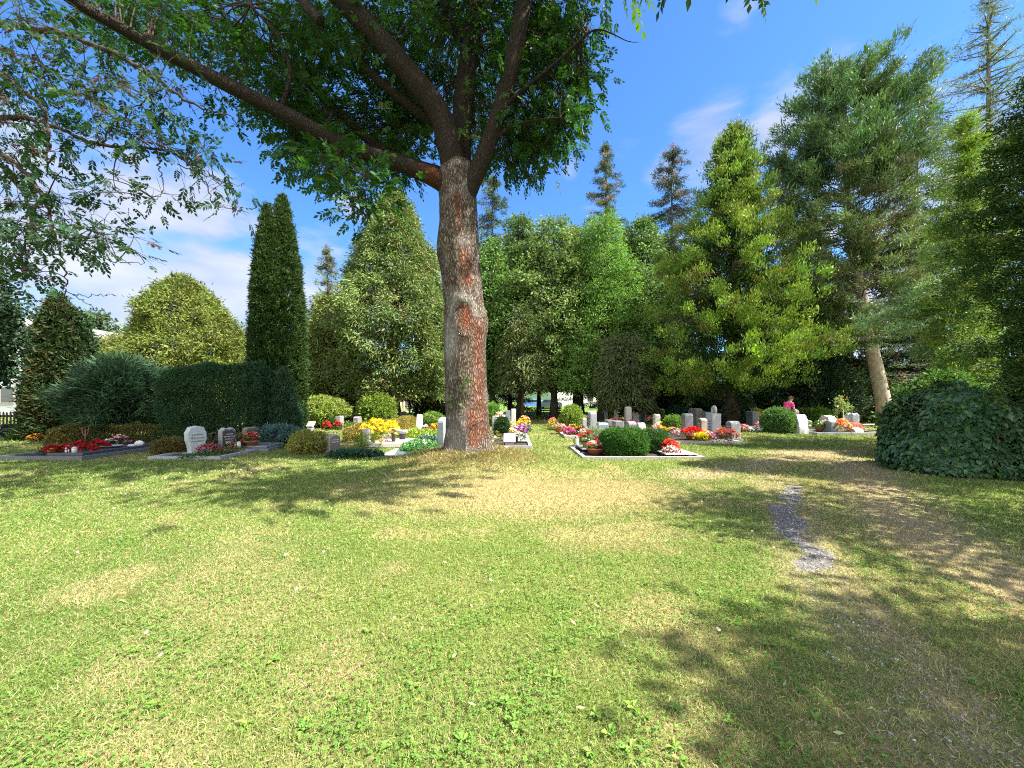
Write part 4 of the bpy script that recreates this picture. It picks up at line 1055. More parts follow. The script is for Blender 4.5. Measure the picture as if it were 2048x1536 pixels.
def ash_crown():
    base = (AX, AY)
    B = [(1075, 150, 95, 140, 7.8, 10.5, 135), (1045, 285, 62, 60, 8.3, 10, 42), (1135, 50, 52, 60, 7.8, 9.5, 26), (1150, 160, 34, 44, 8, 9.5, 18), (1100, 250, 50, 60, 8.2, 9.6, 30), (1010, 320, 30, 30, 8.7, 9.6, 10),
         (900, 120, 120, 170, 9.6, 12.5, 150), (960, 240, 50, 90, 9.8, 11.5, 26),
         (720, 180, 150, 150, 8.6, 11.5, 160), (640, 270, 85, 75, 8.0, 10, 66), (800, 250, 70, 80, 9.4, 11, 50), (722, 388, 30, 48, 6.4, 7.2, 19), (660, 325, 42, 36, 6.8, 8.0, 18), (770, 330, 50, 40, 8.6, 10, 20), (600, 300, 30, 28, 8, 8.8, 9),
         (530, 80, 130, 95, 7.4, 10.5, 92), (350, 50, 130, 55, 6.4, 9, 44), (250, 20, 90, 40, 6.0, 8, 16), (430, 190, 60, 30, 7.2, 8.8, 8), (560, 190, 60, 50, 7.8, 9.5, 28), (190, 40, 60, 40, 6, 7.5, 8),
         (700, 40, 180, 70, 7.2, 9.6, 70), (1000, 40, 150, 70, 8.2, 11, 70)]
    C = np.concatenate([blob(b[0], b[1], b[2] * .88, b[3] * .9, b[4] + .8, b[5] + .9, int(b[6] * .82), base) for b in B])
    mb = MB()
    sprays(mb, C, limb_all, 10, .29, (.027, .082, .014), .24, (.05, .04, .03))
    # the crown above the frame
    m = 300
    v = nrm(rnd(m)) * (rng.random((m, 1)) ** .4)
    C2 = np.array([-.6, .8, 13.2]) + v * np.array([5.2, 4.6, 4.2])
    C2 = C2[C2[:, 2] > 9.6]
    bough = spline([rel(1065, -90, 8.4), (2.2, -1.6, 11.8), (3.2, -3.0, 11.0), (3.9, -4.4, 10.0)], 14)  # unseen bough, added to carry the leaves that shade the lawn
    bm_ = MB(); addtube(bm_, bough, np.linspace(.11, .025, 14), 10, (0, 0, 0)); bm_.build('limb', M_LIMB_SHADED, ash)
    extra = np.concatenate([limb_all, bough, spline([rel(940, -260, 10.6), (-.5, 1.5, 14), (-.6, 1, 17)], 12), spline([rel(1100, -250, 8.2), (2.2, -.6, 14.5), (3, -.5, 16)], 12), spline([rel(560, -160, 7.4), (-4, -1, 14), (-4.6, -.6, 16)], 12)])
    C3 = np.array([2.2, -1.2, 13.6]) + nrm(rnd(150)) * (rng.random((150, 1)) ** .4) * np.array([3.6, 3.6, 2.6])  # extra leaves added out of view to shade the limbs
    C4 = np.array([3.2 - AX, 5.0 - AY, 9.1]) + nrm(rnd(70)) * (rng.random((70, 1)) ** .4) * np.array([1.5, 1.0, .9])     # unseen leaves added above the frame to shade the lawn by the trunk
    C2 = np.concatenate([C2, C3, C4])
    C2 = C2[(HOR - (C2[:, 2] - CAMZ) * F / (C2[:, 1] + AY)) < -70 - 170 * (C2[:, 1] + AY < 7.2)]
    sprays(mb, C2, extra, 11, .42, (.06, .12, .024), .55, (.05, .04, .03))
    mb.build('crown', [M_LEAF, M_TWIG], ash)
    for px, py, Y in ((918, 780, 8.72), (938, 770, 8.72), (912, 800, 8.7), (932, 795, 8.7), (895, 805, 8.75), (928, 760, 8.72)):   # leafy shoots sprouting from the stem
        sh = MB(); c = rel(px, py, Y)
        compound(sh, np.repeat(c[None], 3, 0), rnd(3) + np.array([0, -.3, .3]), np.full(3, .2), jcol((.10, .20, .05), 3), npair=3)
        quick_tubes(sh, rel(922, 815, 8.83)[None], c[None] + np.array([0, 0, -.05]), c[None], np.full(1, .006), np.full(1, .003), (.1, .09, .05), 1)
        sh.build('shoot', [M_LEAF, M_TWIG], ash)
    for px, py, Y in ((935, 235, 8.9), (925, 255, 8.9), (945, 270, 8.9), (930, 180, 9.3), (770, 200, 8.7), (785, 310, 8.5)):
        sh = MB(); c = rel(px, py, Y)
        compound(sh, np.repeat(c[None], 5, 0) + rnd(5) * .05, rnd(5) + np.array([0, -.2, -.4]), np.full(5, .24), jcol((.09, .16, .03), 5))
        sh.build('shoot', [M_LEAF, M_TWIG], ash)
ash_crown()
# a nest box hangs in the fork
nb = thing('nest_box', 'small grey nest box hanging behind the right limb of the ash', 'nest box', rel(962, 356, 9.45) + np.array([AX, AY, 0]))
def boxv(x0, x1, y0, y1, z0, z1):
    v = np.array([[x, y, z] for z in (z0, z1) for y in (y0, y1) for x in (x0, x1)], float)
    q = np.array([[0, 2, 3, 1], [4, 5, 7, 6], [0, 1, 5, 4], [2, 6, 7, 3], [0, 4, 6, 2], [1, 3, 7, 5]])
    return v, q
v, q = boxv(-.08, .08, -.08, .08, -.13, .13); MB().add(v, q, (.30, .29, .27)).build('body', M_WOOD, nb)
v, q = boxv(-.10, .10, -.11, .09, .133, .155); MB().add(v, q, (.14, .12, .10)).build('lid', M_WOOD, nb)

# ------------------------------------------------------------------ the second ash, trunk outside the frame at the left
BXY = (-9.7, 6.4)
ash2 = thing('ash_tree', 'second ash whose thin sparse boughs reach in from the left edge', 'tree', (BXY[0], BXY[1], 0))
rel2 = lambda px, py, Y: W(px, py, Y) - np.array([BXY[0], BXY[1], 0])
L2 = [
    [(-180, 120, 6.4, .09), (-60, 52, 6.2, .06), (0, 48, 6.2, .048), (120, 66, 6.0, .042), (200, 95, 5.95, .038), (270, 130, 5.9, .032), (330, 172, 5.9, .024), (400, 215, 5.85, .014), (430, 222, 5.8, .010), (470, 236, 5.8, .006)],
    [(-180, 180, 6.4, .07), (-60, 80, 6.1, .03), (0, 97, 6.0, .022), (60, 140, 5.9, .018), (110, 180, 5.8, .012), (170, 192, 5.8, .007)],
    [(-180, 200, 6.4, .08), (-60, 110, 5.8, .045), (0, 148, 5.7, .034), (45, 180, 5.6, .030), (82, 212, 5.6, .026), (94, 245, 5.6, .022), (97, 290, 5.6, .018), (92, 350, 5.6, .008)],
    [(-180, 320, 6.4, .07), (-60, 245, 6.0, .04), (20, 235, 5.9, .036), (60, 238, 5.9, .032), (120, 258, 5.9, .028), (200, 290, 5.85, .024), (310, 298, 5.8, .018), (355, 312, 5.8, .014), (410, 362, 5.8, .009), (430, 410, 5.8, .006), (500, 425, 5.8, .003)],
    [(315, 300, 5.8, .010), (320, 340, 5.75, .008), (326, 370, 5.75, .006), (312, 402, 5.75, .003)],
    [(355, 330, 5.8, .008), (420, 352, 5.75, .006), (470, 370, 5.7, .004), (490, 366, 5.7, .003)],
    [(-180, 360, 6.4, .08), (-60, 285, 5.8, .040), (0, 305, 5.7, .034), (50, 345, 5.6, .028), (90, 405, 5.5, .022), (112, 470, 5.5, .016), (126, 530, 5.5, .011), (132, 582, 5.5, .008), (112, 612, 5.5, .004)],
    [(132, 585, 5.5, .006), (170, 592, 5.45, .005), (205, 590, 5.45, .004), (232, 592, 5.4, .003)],
    [(145, 592, 5.5, .005), (185, 612, 5.45, .004), (200, 640, 5.4, .003)],
    [(105, 450, 5.5, .012), (160, 490, 5.4, .010), (220, 522, 5.35, .007), (290, 524, 5.3, .003)],
    [(-180, 420, 6.4, .09), (-80, 380, 6.5, .06), (-20, 330, 6.5, .045), (20, 345, 6.4, .03), (60, 420, 6.4, .02), (40, 520, 6.4, .012)],
    [(200, 292, 5.85, .012), (230, 250, 5.7, .010), (300, 190, 5.6, .007), (350, 180, 5.5, .003)],
]
tb = MB(); trunk_mesh(tb, 9.5, .34, .12, col=(.10, .085, .07), k=16, curve=.1)
tb.build('trunk', M_BARK, ash2)
lp2 = []
for L_ in L2:
    a = np.array([np.append(rel2(p[0], p[1], p[2]), p[3]) for p in L_])
    if L_[0][0] == -180: a = np.vstack([[0, 0, a[0, 2] - 1.2, .12], a])
    s = spline(a, len(L_) * 7)
    s[:, :3] += (rnd(len(s)) * .012)
    lp2.append(s[:, :3])
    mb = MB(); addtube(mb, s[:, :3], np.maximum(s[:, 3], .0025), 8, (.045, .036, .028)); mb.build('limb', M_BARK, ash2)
lp2 = np.concatenate(lp2)
def ash2_crown():
    Bl = [(60, 20, 110, 40, 5.2, 6.8, 16), (50, 130, 90, 70, 5.2, 6.6, 26), (150, 190, 90, 70, 5.2, 6.4, 26), (250, 220, 90, 80, 5.2, 6.2, 26), (300, 260, 60, 30, 5.3, 6.2, 12), (380, 310, 60, 40, 5.4, 6.1, 15), (440, 375, 30, 22, 5.5, 6, 4), (90, 300, 110, 70, 5.2, 6.6, 24), (180, 370, 60, 40, 5.3, 6, 9),
          (70, 440, 110, 60, 5.1, 6.6, 36), (170, 460, 70, 35, 5.1, 5.8, 15), (240, 490, 50, 30, 5.1, 5.6, 8), (50, 520, 80, 40, 5.3, 6.6, 18), (20, 280, 40, 60, 5.5, 6.8, 12), (310, 390, 18, 14, 5.5, 5.9, 2), (470, 410, 25, 14, 5.6, 5.9, 2), (330, 130, 60, 40, 5.6, 6.3, 9), (150, 110, 90, 30, 5.6, 6.3, 9), (30, 210, 60, 40, 5.3, 6.5, 12)]
    C = np.concatenate([blob(*b[:6], max(2, int(b[6] * .72)), BXY) for b in Bl])
    mb = MB()
    sprays(mb, C, lp2, 6, .20, (.024, .060, .024), .15, (.045, .036, .028), tw0=.010, dead=.05)
    n = 60                                                         # hanging bunches of dry winged seeds
    k = rng.integers(0, len(C), n)
    P = C[k] + rnd(n) * .12
    for i in range(7):
        leaves(mb, P + rnd(n) * .015, np.array([0, 0, -1.]) + rnd(n) * .35, rnd(n), .055, .014, jcol((.10, .06, .045), n), 0)
    mb.build('crown', [M_LEAF, M_TWIG], ash2)
ash2_crown()
broadleaf(-48, 11.5, 440, 130, 'dark leafy tree at the left edge in front of the pale house', name='field_maple', col=(.03, .06, .028), nc=330, n=34, Rc=.3, L=.11, Wd=.08, zb=1.9, tr=.14, lump=.6, depth=.6)

# ------------------------------------------------------------------ stones, plots and kerbs
def prism(outline, t, bev=.015, col=(.3, .3, .3), rough=0., axis='x', seed=0, sub=1, taper=0.):
    """a slab: outline in (u, z), thickness t, edges eased; returned with its thickness along x"""
    o = np.asarray(outline, float)
    if sub > 1:
        o = np.concatenate([np.linspace(a, b, sub, endpoint=False) for a, b in zip(o, np.roll(o, -1, 0))])
    c = o.mean(0)
    ins = o + nrm(c - o) * bev
    n = len(o)
    rings = []
    for x, oo in ((-t / 2, ins), (-t / 2 + bev, o), (0, o * np.array([1 + taper * .0, 1])), (t / 2 - bev, o), (t / 2, ins)):
        rings.append(np.stack([np.full(n, x), oo[:, 0], oo[:, 1]], 1))
    v = np.concatenate(rings)
    v = np.vstack([v, [-t / 2, c[0], c[1]], [t / 2, c[0], c[1]]])
    if rough:
        m = v[:, 2] > .02
        nn = np.stack([fbm(v[:, 0] * 5 + k * 7 + seed, v[:, 1] * 5, v[:, 2] * 5, s=90 + k, o=3) - .5 for k in range(3)], 1)
        v[m] += nn[m] * rough * 2
    q, tr = [], []
    for r in range(4):
        for i in range(n):
            j = (i + 1) % n
            q.append((r * n + i, r * n + j, (r + 1) * n + j, (r + 1) * n + i))
    for i in range(n):
        j = (i + 1) % n
        tr.append((5 * n, j, i)); tr.append((5 * n + 1, 4 * n + i, 4 * n + j))
    return v, np.array(q), np.array(tr)
def outline(shape, w, h):
    a = w / 2
    if shape == 'rect': return [(-a, -.05), (a, -.05), (a, h), (-a, h)]
    if shape == 'arch':
        th = np.linspace(0, pi, 12); return [(-a, -.05), (a, -.05)] + [(a * cos(t), h - a * .55 + a * .55 * sin(t)) for t in th]
    if shape == 'slant': return [(-a, -.05), (a, -.05), (a, h * .86), (a * .6, h), (-a * .7, h), (-a, h * .9)]
    if shape == 'peak': return [(-a, -.05), (a, -.05), (a, h * .86), (0, h), (-a, h * .86)]
    if shape == 'tri': return [(-a, -.05), (a, -.05), (a * .75, h * .5), (a * .15, h), (-a * .2, h * .95), (-a * .8, h * .45)]
    if shape == 'shoulder': return [(-a * .62, -.05), (a * .62, -.05), (a * .72, h * .3), (a * .98, h * .55), (a, h * .75), (a * .7, h * .95), (0, h), (-a * .65, h * .96), (-a, h * .76), (-a * .92, h * .5), (-a * .7, h * .25)]
    if shape == 'rock': return [(-a * .9, -.05), (a * .9, -.05), (a, h * .3), (a * .85, h * .62), (a * .5, h * .9), (a * .1, h), (-a * .35, h * .96), (-a * .7, h * .7), (-a, h * .35)]
    if shape == 'wave': return [(-a, -.05), (a, -.05), (a * .96, h * .85), (a * .5, h * .99), (0, h * .93), (-a * .5, h), (-a * .97, h * .88)]
    if shape == 'boulder':
        th = np.linspace(0, pi, 9); return [(-a, -.05), (a, -.05)] + [(a * cos(t), h * (.25 + .75 * sin(t))) for t in th]
def inscription(parent, w, h, x, sgn, col, lines, z0, seed, tilt=0):
    """rows of short cut strokes, too small to read, as on the photograph"""
    r = np.random.default_rng(seed)
    mb = MB()
    for i in range(lines):
        z = z0 - i * h * .115
        ln = w * r.uniform(.45, .72)
        y = -ln / 2
        while y < ln / 2:
            l = r.uniform(.012, .03)
            v, q = boxv(min(x, x + sgn * .004), max(x, x + sgn * .004), y, y + l, z, z + h * .045)
            mb.add(v, q, col); y += l + r.uniform(.008, .016)
    return mb.build('inscription', M_STONE, parent)
NST = 0
def stone(px, d, top, w, t, shape, col, label, name='headstone', cat='headstone', face=-1, mat=None, rough=0., base=True, text=0, rz=0., tcol=None, h=None, fcol=None, xy=None):
    global NST
    NST += 1
    x, y = (X(px, d), d) if xy is None else xy
    h = ZT(top, d) - gz(x, y) if h is None else h
    o = thing(name, label, cat, (x, y, gz(x, y)), None, rz + rng.normal() * .03)
    col = np.asarray(col, float)
    v, q, tr = prism(outline(shape, w, h), t, min(.02, t * .15), rough=rough, seed=NST, sub=3 if rough else 1)
    mb = MB().add(v, q, col, t=tr)
    mb.build('stone', mat or M_STONE, o)
    if fcol is not None:
        oo = [(u * .86, max(z * .93 + .0, .06)) for u, z in outline(shape, w, h)]
        v, q, tr = prism(oo, .012, .003)
        v[:, 0] += face * (t / 2 + .004)
        MB().add(v, q, fcol, t=tr).build('face', M_POLISH, o)
    if base:
        v, q = boxv(-t * .75, t * .75, -w * .56, w * .56, -.06, .055)
        MB().add(v, q, col * .8).build('plinth', mat or M_STONE, o)
    if text:
        inscription(o, w, h, face * (t / 2 + (.011 if fcol is not None else .002)), face, tcol or (.6, .58, .52), text, h * .68, NST)
    return o
GR, DG, PK, WH, BR_ = (.27, .28, .30), (.07, .075, .085), (.36, .27, .235), (.62, .62, .61), (.22, .17, .13)
# left row, facing the grass path
stone(9, 14.6, 848, .62, .22, 'rect', (.06, .065, .07), 'dark headstone with pale lettering at the left edge by the picket fence', face=1, text=3)
stone(391, 10.9, 852, .46, .26, 'shoulder', (.46, .50, .51), 'pale white grey shouldered headstone, nearest of the left row', face=1, text=3, tcol=(.2, .21, .22), rough=.018, rz=-.5)
stone(454, 12.0, 855, .42, .20, 'wave', (.34, .33, .32), 'grey headstone with dark polished wavy face, middle of the left row', face=1, text=5, fcol=(.075, .07, .07), rough=.012, rz=-.45)
stone(501, 12.6, 854, .42, .18, 'slant', BR_, 'rough brown headstone farthest of the three before the hedge', face=1, text=4, rough=.016, fcol=(.12, .095, .08), rz=-.45)
stone(664, 11.2, 868, .40, .24, 'peak', (.33, .27, .25), 'small pink granite stone with peaked top beside the golden shrub', face=1, fcol=(.20, .16, .155), text=2, rough=.01, rz=-.4)
stone(733, 12.9, 857, .26, .22, 'rect', (.40, .36, .32), 'small weathered stone pillar among the tall green stems', face=1, rough=.01)
stone(679, 20, 832, .5, .26, 'rect', (.22, .22, .22), 'slim dark grey headstone far back left of the round bush', face=1)
stone(715, 20, 833, .5, .26, 'slant', (.20, .19, .20), 'mottled dark headstone just left of the round bush', face=1, rough=.01)
stone(712, 27, 804, 1.0, .4, 'rect', (.09, .09, .095), 'tall dark monument in the shade beneath the false cypress', name='monument', cat='monument', face=1)
stone(806, 25, 823, .5, .35, 'shoulder', (.12, .12, .13), 'dark grey bulky stone left of the light green boxwood dome', face=1, rough=.03)
stone(839, 18.5, 829, .42, .24, 'rock', (.62, .58, .50), 'white pointed natural stone above the yellow green plants', face=1, rough=.02, text=0, base=False)
stone(889, 12.6, 834, .62, .22, 'arch', (.24, .27, .30), 'blue grey curved headstone touching the left of the ash trunk', face=1, mat=M_POLISH, text=3, rz=-.3)
# row between ash and grass path
stone(989, 15.8, 832, .5, .18, 'rect', (.30, .30, .29), 'weathered grey headstone just right of the ash trunk', face=1, rough=.008)
stone(1016, 17.2, 821, .62, .2, 'rect', (.17, .20, .235), 'tall smooth blue grey headstone left of the grass path', face=1, mat=M_POLISH, text=4)
stone(1027, 18.6, 818, .5, .22, 'rect', (.56, .54, .51), 'pale streaked headstone right behind the tall blue grey one', face=1, rough=.01)
def plaque(px, d, w, l, h, ang, col, label, lines=3, rz=0):
    x, y = X(px, d), d
    o = thing('grave_plaque', label, 'plaque', (x, y, gz(x, y)), None, rz)
    v, q, tr = prism([(-w / 2, 0), (w / 2, 0), (w / 2, l), (-w / 2, l)], .07, .008)
    c, s = cos(ang), sin(ang)
    v2 = v.copy(); v2[:, 0] = v[:, 0] * c + v[:, 2] * s; v2[:, 2] = -v[:, 0] * s + v[:, 2] * c + h
    MB().add(v2, q, col, t=tr).build('slab', M_POLISH, o)
    ins = MB(); r = np.random.default_rng(int(px))
    for i in range(lines):
        y0 = -w * .32
        while y0 < w * .32:
            ll = r.uniform(.015, .035)
            v, q = boxv(-.040, -.0365, y0, y0 + ll, l * (.68 - .2 * i), l * (.75 - .2 * i))
            v2 = v.copy(); v2[:, 0] = v[:, 0] * c + v[:, 2] * s; v2[:, 2] = -v[:, 0] * s + v[:, 2] * c + h
            ins.add(v2, q, (.55, .55, .55)); y0 += ll + .012
    ins.build('inscription', M_STONE, o)
    v, q = boxv(-.02, l * s * .9, -w * .35, w * .35, -.05, h * .8 + .02)
    MB().add(v, q, np.array(col) * .7).build('support', M_STONE, o)
plaque(1019, 12.6, .40, .42, .12, radians(52), (.23, .21, .24), 'tilted dark plaque with pale lettering right of the ash foot', rz=-pi / 2 + pi)
plaque(619, 16.5, .28, .3, .35, radians(50), (.50, .52, .54), 'small white tilted plaque behind the golden shrub', 2, rz=pi / 2)
# right of the path
stone(1184, 16.3, 822, .5, .26, 'wave', (.27, .29, .32), 'blue grey carved headstone right of the light green ball bush', face=-1, rough=.02, text=3, tcol=(.12, .13, .15))
stone(1168, 17.2, 836, .3, .16, 'slant', (.35, .37, .37), 'small grey stone half hidden beside the light green ball bush', face=-1)
stone(1204, 13.6, 845, .5, .34, 'slant', (.20, .25, .30), 'blue grey desk shaped stone at the left above the big boxwood', face=-1, mat=M_POLISH)
stone(1219, 14.8, 840, .5, .26, 'rect', (.18, .17, .18), 'dark squared headstone with a pale panel above the big boxwood', face=-1, text=2, fcol=(.12, .115, .12))
stone(1236, 14.2, 842, .6, .3, 'rect', (.20, .20, .22), 'dark broad headstone with a pale slanting plate above the big boxwood', face=-1, text=2)
stone(1261, 14.4, 842, .5, .3, 'arch', (.16, .165, .18), 'dark round shouldered headstone third above the big boxwood', face=-1)
stone(1282, 14.0, 845, .56, .28, 'tri', (.28, .27, .255), 'grey triangular stone above the gap between the two boxwoods', face=-1, rough=.02)
stone(1212, 26, 814, .3, .2, 'rect', (.24, .26, .26), 'slim far grey pillar stone left of the tiny yellow green bush', name='pillar_stone')
stone(1232, 25.5, 815, .32, .25, 'rock', (.62, .56, .50), 'small far whitish stone behind the red flowers', rough=.02)
stone(1256, 22.5, 813, .4, .3, 'arch', (.52, .46, .42), 'pinkish pillar headstone above the row of dark stones', rough=.008, text=0)
stone(1281, 26, 812, .38, .3, 'rect', (.30, .32, .33), 'left of two grey far headstones under the dark thicket')
stone(1291, 25.5, 813, .38, .28, 'arch', (.30, .30, .34), 'right of two grey far headstones under the dark thicket')
stone(1270, 24.5, 824, .5, .4, 'boulder', (.46, .38, .38), 'low pink boulder right of the pinkish pillar headstone', rough=.03, base=False)
stone(1322, 25.5, 818, .4, .3, 'arch', (.58, .58, .55), 'far pale round topped stone behind the lime green bush')
stone(1313, 19.5, 828, .34, .26, 'arch', (.50, .49, .46), 'small pale headstone left of the bright boxwood dome', text=1, tcol=(.2, .2, .2))
stone(1391, 20.5, 816, .9, .4, 'wave', (.11, .105, .10), 'dark rough headstone block behind the grey slab headstone', rough=.02)
stone(1374, 16.0, 827, .42, .32, 'slant', (.30, .30, .31), 'tall smooth grey slab headstone with a bright right side', face=-1, fcol=(.16, .155, .14), text=2, tcol=(.36, .33, .25))
stone(1404, 16.4, 836, .42, .26, 'arch', (.42, .33, .29), 'reddish headstone with dark face and clipped top', face=-1, fcol=(.15, .12, .10), text=4)
stone(1412, 18.4, 824, .4, .25, 'rect', (.085, .10, .12), 'dark slate headstone behind the reddish one', face=-1, mat=M_POLISH)
def pillar():
    o = stone(1428, 15.2, 827, .40, .34, 'rect', (.40, .41, .43), 'tall grey pillar stone crowned by a small open arch', name='pillar_headstone', face=-1, text=6, tcol=(.16, .17, .18), rough=.006)
    th = np.linspace(0, pi, 14)
    h0 = ZT(827, 15.2)
    p = np.concatenate([[(0, -.13, h0 - .02)], np.stack([0 * th, -.13 * np.cos(th), h0 + .15 + .13 * np.sin(th)], 1), [(0, .13, h0 - .02)]])
    mb = MB(); addtube(mb, p, .05, 8, (.42, .42, .43)); mb.build('arch', M_STONE, o)
pillar()
stone(1466, 14.8, 842, .42, .34, 'arch', (.46, .46, .44), 'grey headstone with curved bright shoulder, right end of its row', face=-1, fcol=(.17, .175, .18), text=3, tcol=(.42, .42, .4))
stone(1505, 19, 823, .5, .34, 'rect', (.06, .07, .085), 'dark polished headstone beside the yellow leaved bush', mat=M_POLISH)
stone(1587, 22, 818, .5, .3, 'arch', (.33, .27, .26), 'reddish grey headstone right of the person in pink', fcol=(.17, .14, .145))
stone(1600, 17.2, 829, .52, .4, 'rock', (.60, .61, .64), 'big white marble boulder stone right of the round boxwood', rough=.04, base=False)
stone(1621, 24, 819, .5, .3, 'rect', (.36, .37, .36), 'small grey headstone between two leafy green bushes')
stone(1655, 19.5, 831, .95, .4, 'boulder', (.58, .60, .64), 'low white marble wave stone behind the grey peaked stone', rough=.03, base=False)
stone(1662, 17.2, 840, .46, .34, 'peak', (.22, .25, .27), 'grey peaked headstone with carved face on a dark kerb', face=-1, rough=.008, fcol=(.15, .17, .185))
stone(1703, 18.8, 826, .55, .3, 'wave', (.50, .50, .50), 'arched white grey stone right of the standard rose', rough=.03)
stone(1709, 17.3, 855, .55, .4, 'boulder', (.42, .35, .32), 'round rough pinkish boulder among orange flowers', rough=.03, base=False, name='boulder', cat='boulder')
stone(1722, 17.2, 861, .08, .05, 'rect', (.45, .45, .43), 'thin small marker post right of the pinkish boulder', name='marker_post', cat='marker')
# dark wall grave
o = thing('wall_grave', 'low dark stone wall grave with flat coping behind the reddish headstone', 'grave wall', (X(1412, 21), 21.2, 0))
v, q = boxv(-.75, .75, -.15, .15, -.05, .62); MB().add(v, q, (.10, .095, .09)).build('wall', M_STONE, o)
v, q = boxv(-.85, .85, -.22, .22, .623, .74); MB().add(v, q, (.13, .125, .12)).build('coping', M_STONE, o)

def plot(x0, x1, y0, y1, h, kw, col, label, soil=(.045, .035, .025), fill=True, parts=True, mat=None):
    """a grave plot: four kerb stones round a bed"""
    o = thing('grave_plot', label, 'grave', ((x0 + x1) / 2, (y0 + y1) / 2, 0), 'kerbed grave plots')
    sx, sy = (x1 - x0) / 2, (y1 - y0) / 2
    for a in ((-sx, sx, -sy, -sy + kw), (-sx, sx, sy - kw, sy), (-sx, -sx + kw, -sy + kw, sy - kw), (sx - kw, sx, -sy + kw, sy - kw)):
        v, q = boxv(a[0], a[1], a[2], a[3], -.08, h + .003 * random.random())
        MB().add(v, q, np.array(col) * random.uniform(.9, 1.1)).build('kerb', mat or M_STONE, o)
    if fill:
        v, q = boxv(-sx + kw + .002, sx - kw - .002, -sy + kw + .002, sy - kw - .002, -.08, h - .04)
        MB().add(v, q, soil).build('bed', M_PEBBLE, o)
    KEEP_OUT.append((x0, x1, y0, y1))
    return o
def slab(x0, x1, y0, y1, z0, z1, col, label, name='grave_slab', cat='slab', mat=None):
    cx, cy_ = (x0 + x1) / 2, (y0 + y1) / 2
    v, q, t = prism([(-(y1 - y0) / 2, 0), ((y1 - y0) / 2, 0), ((y1 - y0) / 2, x1 - x0), (-(y1 - y0) / 2, x1 - x0)], z1 - z0, .008)
    v = np.stack([v[:, 2] - (x1 - x0) / 2, v[:, 1], v[:, 0] + (z1 - z0) / 2], 1)
    o = MB().add(v, q, col, t=t).build(name, mat or M_POLISH, None, (cx, cy_, z0))
    tag(o, label, cat)
    KEEP_OUT.append((x0, x1, y0, y1))
    return o
plot(-13.0, -10.75, 9.75, 12.3, .10, .10, (.16, .16, .165), 'front left grave plot bedded with dark red begonias')
slab(-11.75, -10.86, 9.86, 12.2, .10, .17, (.075, .075, .085), 'long dark polished slab beside the red begonias')
plot(-9.3, -7.45, 9.95, 11.35, .07, .12, (.33, .34, .35), 'pale kerbed plot in front of the white grey headstone', soil=(.05, .06, .025))
plot(-9.5, -7.15, 11.42, 13.3, .08, .11, (.17, .17, .18), 'dark kerbed plot in front of the grey and brown headstones')
slab(-8.3, -7.3, 11.6, 12.5, .083, .14, (.22, .225, .24), 'flat grey slab under the pot of red and white flowers')
slab(-4.55, -3.15, 12.2, 13.9, .02, .14, (.46, .44, .42), 'pale polished slab carrying a vase and a black pot', mat=M_POLISH)
slab(-3.55, -2.75, 10.05, 11.9, .0, .03, (.28, .30, .34), 'flat grey stone strip beside the ivy bed', name='paving_strip')
plot(-.75, .62, 12.0, 14.3, .09, .10, (.30, .32, .33), 'grave plot with tilted plaque right of the ash foot')
plot(-.7, .62, 14.5, 16.4, .09, .10, (.36, .38, .39), 'grave plot with purple flowers beside the grass path')
plot(-.7, .66, 16.6, 19.2, .09, .10, (.38, .38, .37), 'grave plot with orange flowers, far end beside the grass path')
plot(1.80, 4.95, 9.95, 12.4, .06, .10, (.28, .275, .27), 'wide near right grave plot with two boxwoods')
slab(2.0, 2.75, 11.1, 12.2, .08, .12, (.16, .19, .21), 'slate grey slab at the left end of the near right grave')
slab(4.0, 4.8, 10.15, 11.0, .08, .115, (.56, .54, .53), 'bright flat white slab at the right end of the near right grave')
plot(2.05, 4.3, 15.2, 17.4, .10, .12, (.40, .34, .33), 'pinkish kerbed plot with magenta flowers across the path')
plot(5.3, 7.9, 13.3, 15.6, .08, .12, (.42, .37, .34), 'long plot of red and yellow flowers in the right row')
plot(5.4, 7.6, 15.8, 18.6, .10, .12, (.46, .41, .40), 'plot with bright boxwood dome in the right row')
plot(13.0, 16.0, 16.6, 18.2, .10, .14, (.23, .25, .26), 'dark kerbed plot under the grey peaked headstone')
slab(4.9, 7.2, 21.5, 22.6, .0, .06, (.52, .46, .43), 'pale pinkish slab under the far red flowers', mat=M_STONE)
slab(13.6, 14.6, 19.0, 19.8, .0, .07, (.45, .46, .47), 'light stone slab behind the white marble boulder', mat=M_STONE)

# ------------------------------------------------------------------ flowers
RED, CRIM, PINK, LPINK, MAG, WHT, YEL, ORG, PUR, CREAM = (.62, .012, .012), (.35, .008, .018), (.75, .22, .26), (.78, .42, .42), (.70, .03, .28), (.80, .80, .76), (.85, .62, .02), (.85, .26, .03), (.20, .10, .36), (.75, .66, .45)
def blossoms(mb, P, size, cols, petals=5):
    n = len(P)
    ci = rng.integers(0, len(cols), n)
    c = np.array(cols)[ci] * np.exp(rng.normal(size=(n, 1)) * .12)
    N = nrm(rnd(n) * .6 + np.array([0, -.25, 1.]))
    u = nrm(np.cross(N, rnd(n))); w = np.cross(N, u)
    for i in range(petals):
        a = 2 * pi * i / petals
        d = u * cos(a) + w * sin(a) + N * .25
        leaves(mb, P, d, N, size * .6, size * .55, c * np.exp(rng.normal(size=(n, 1)) * .06), 0, fold=.1, mid=.6)
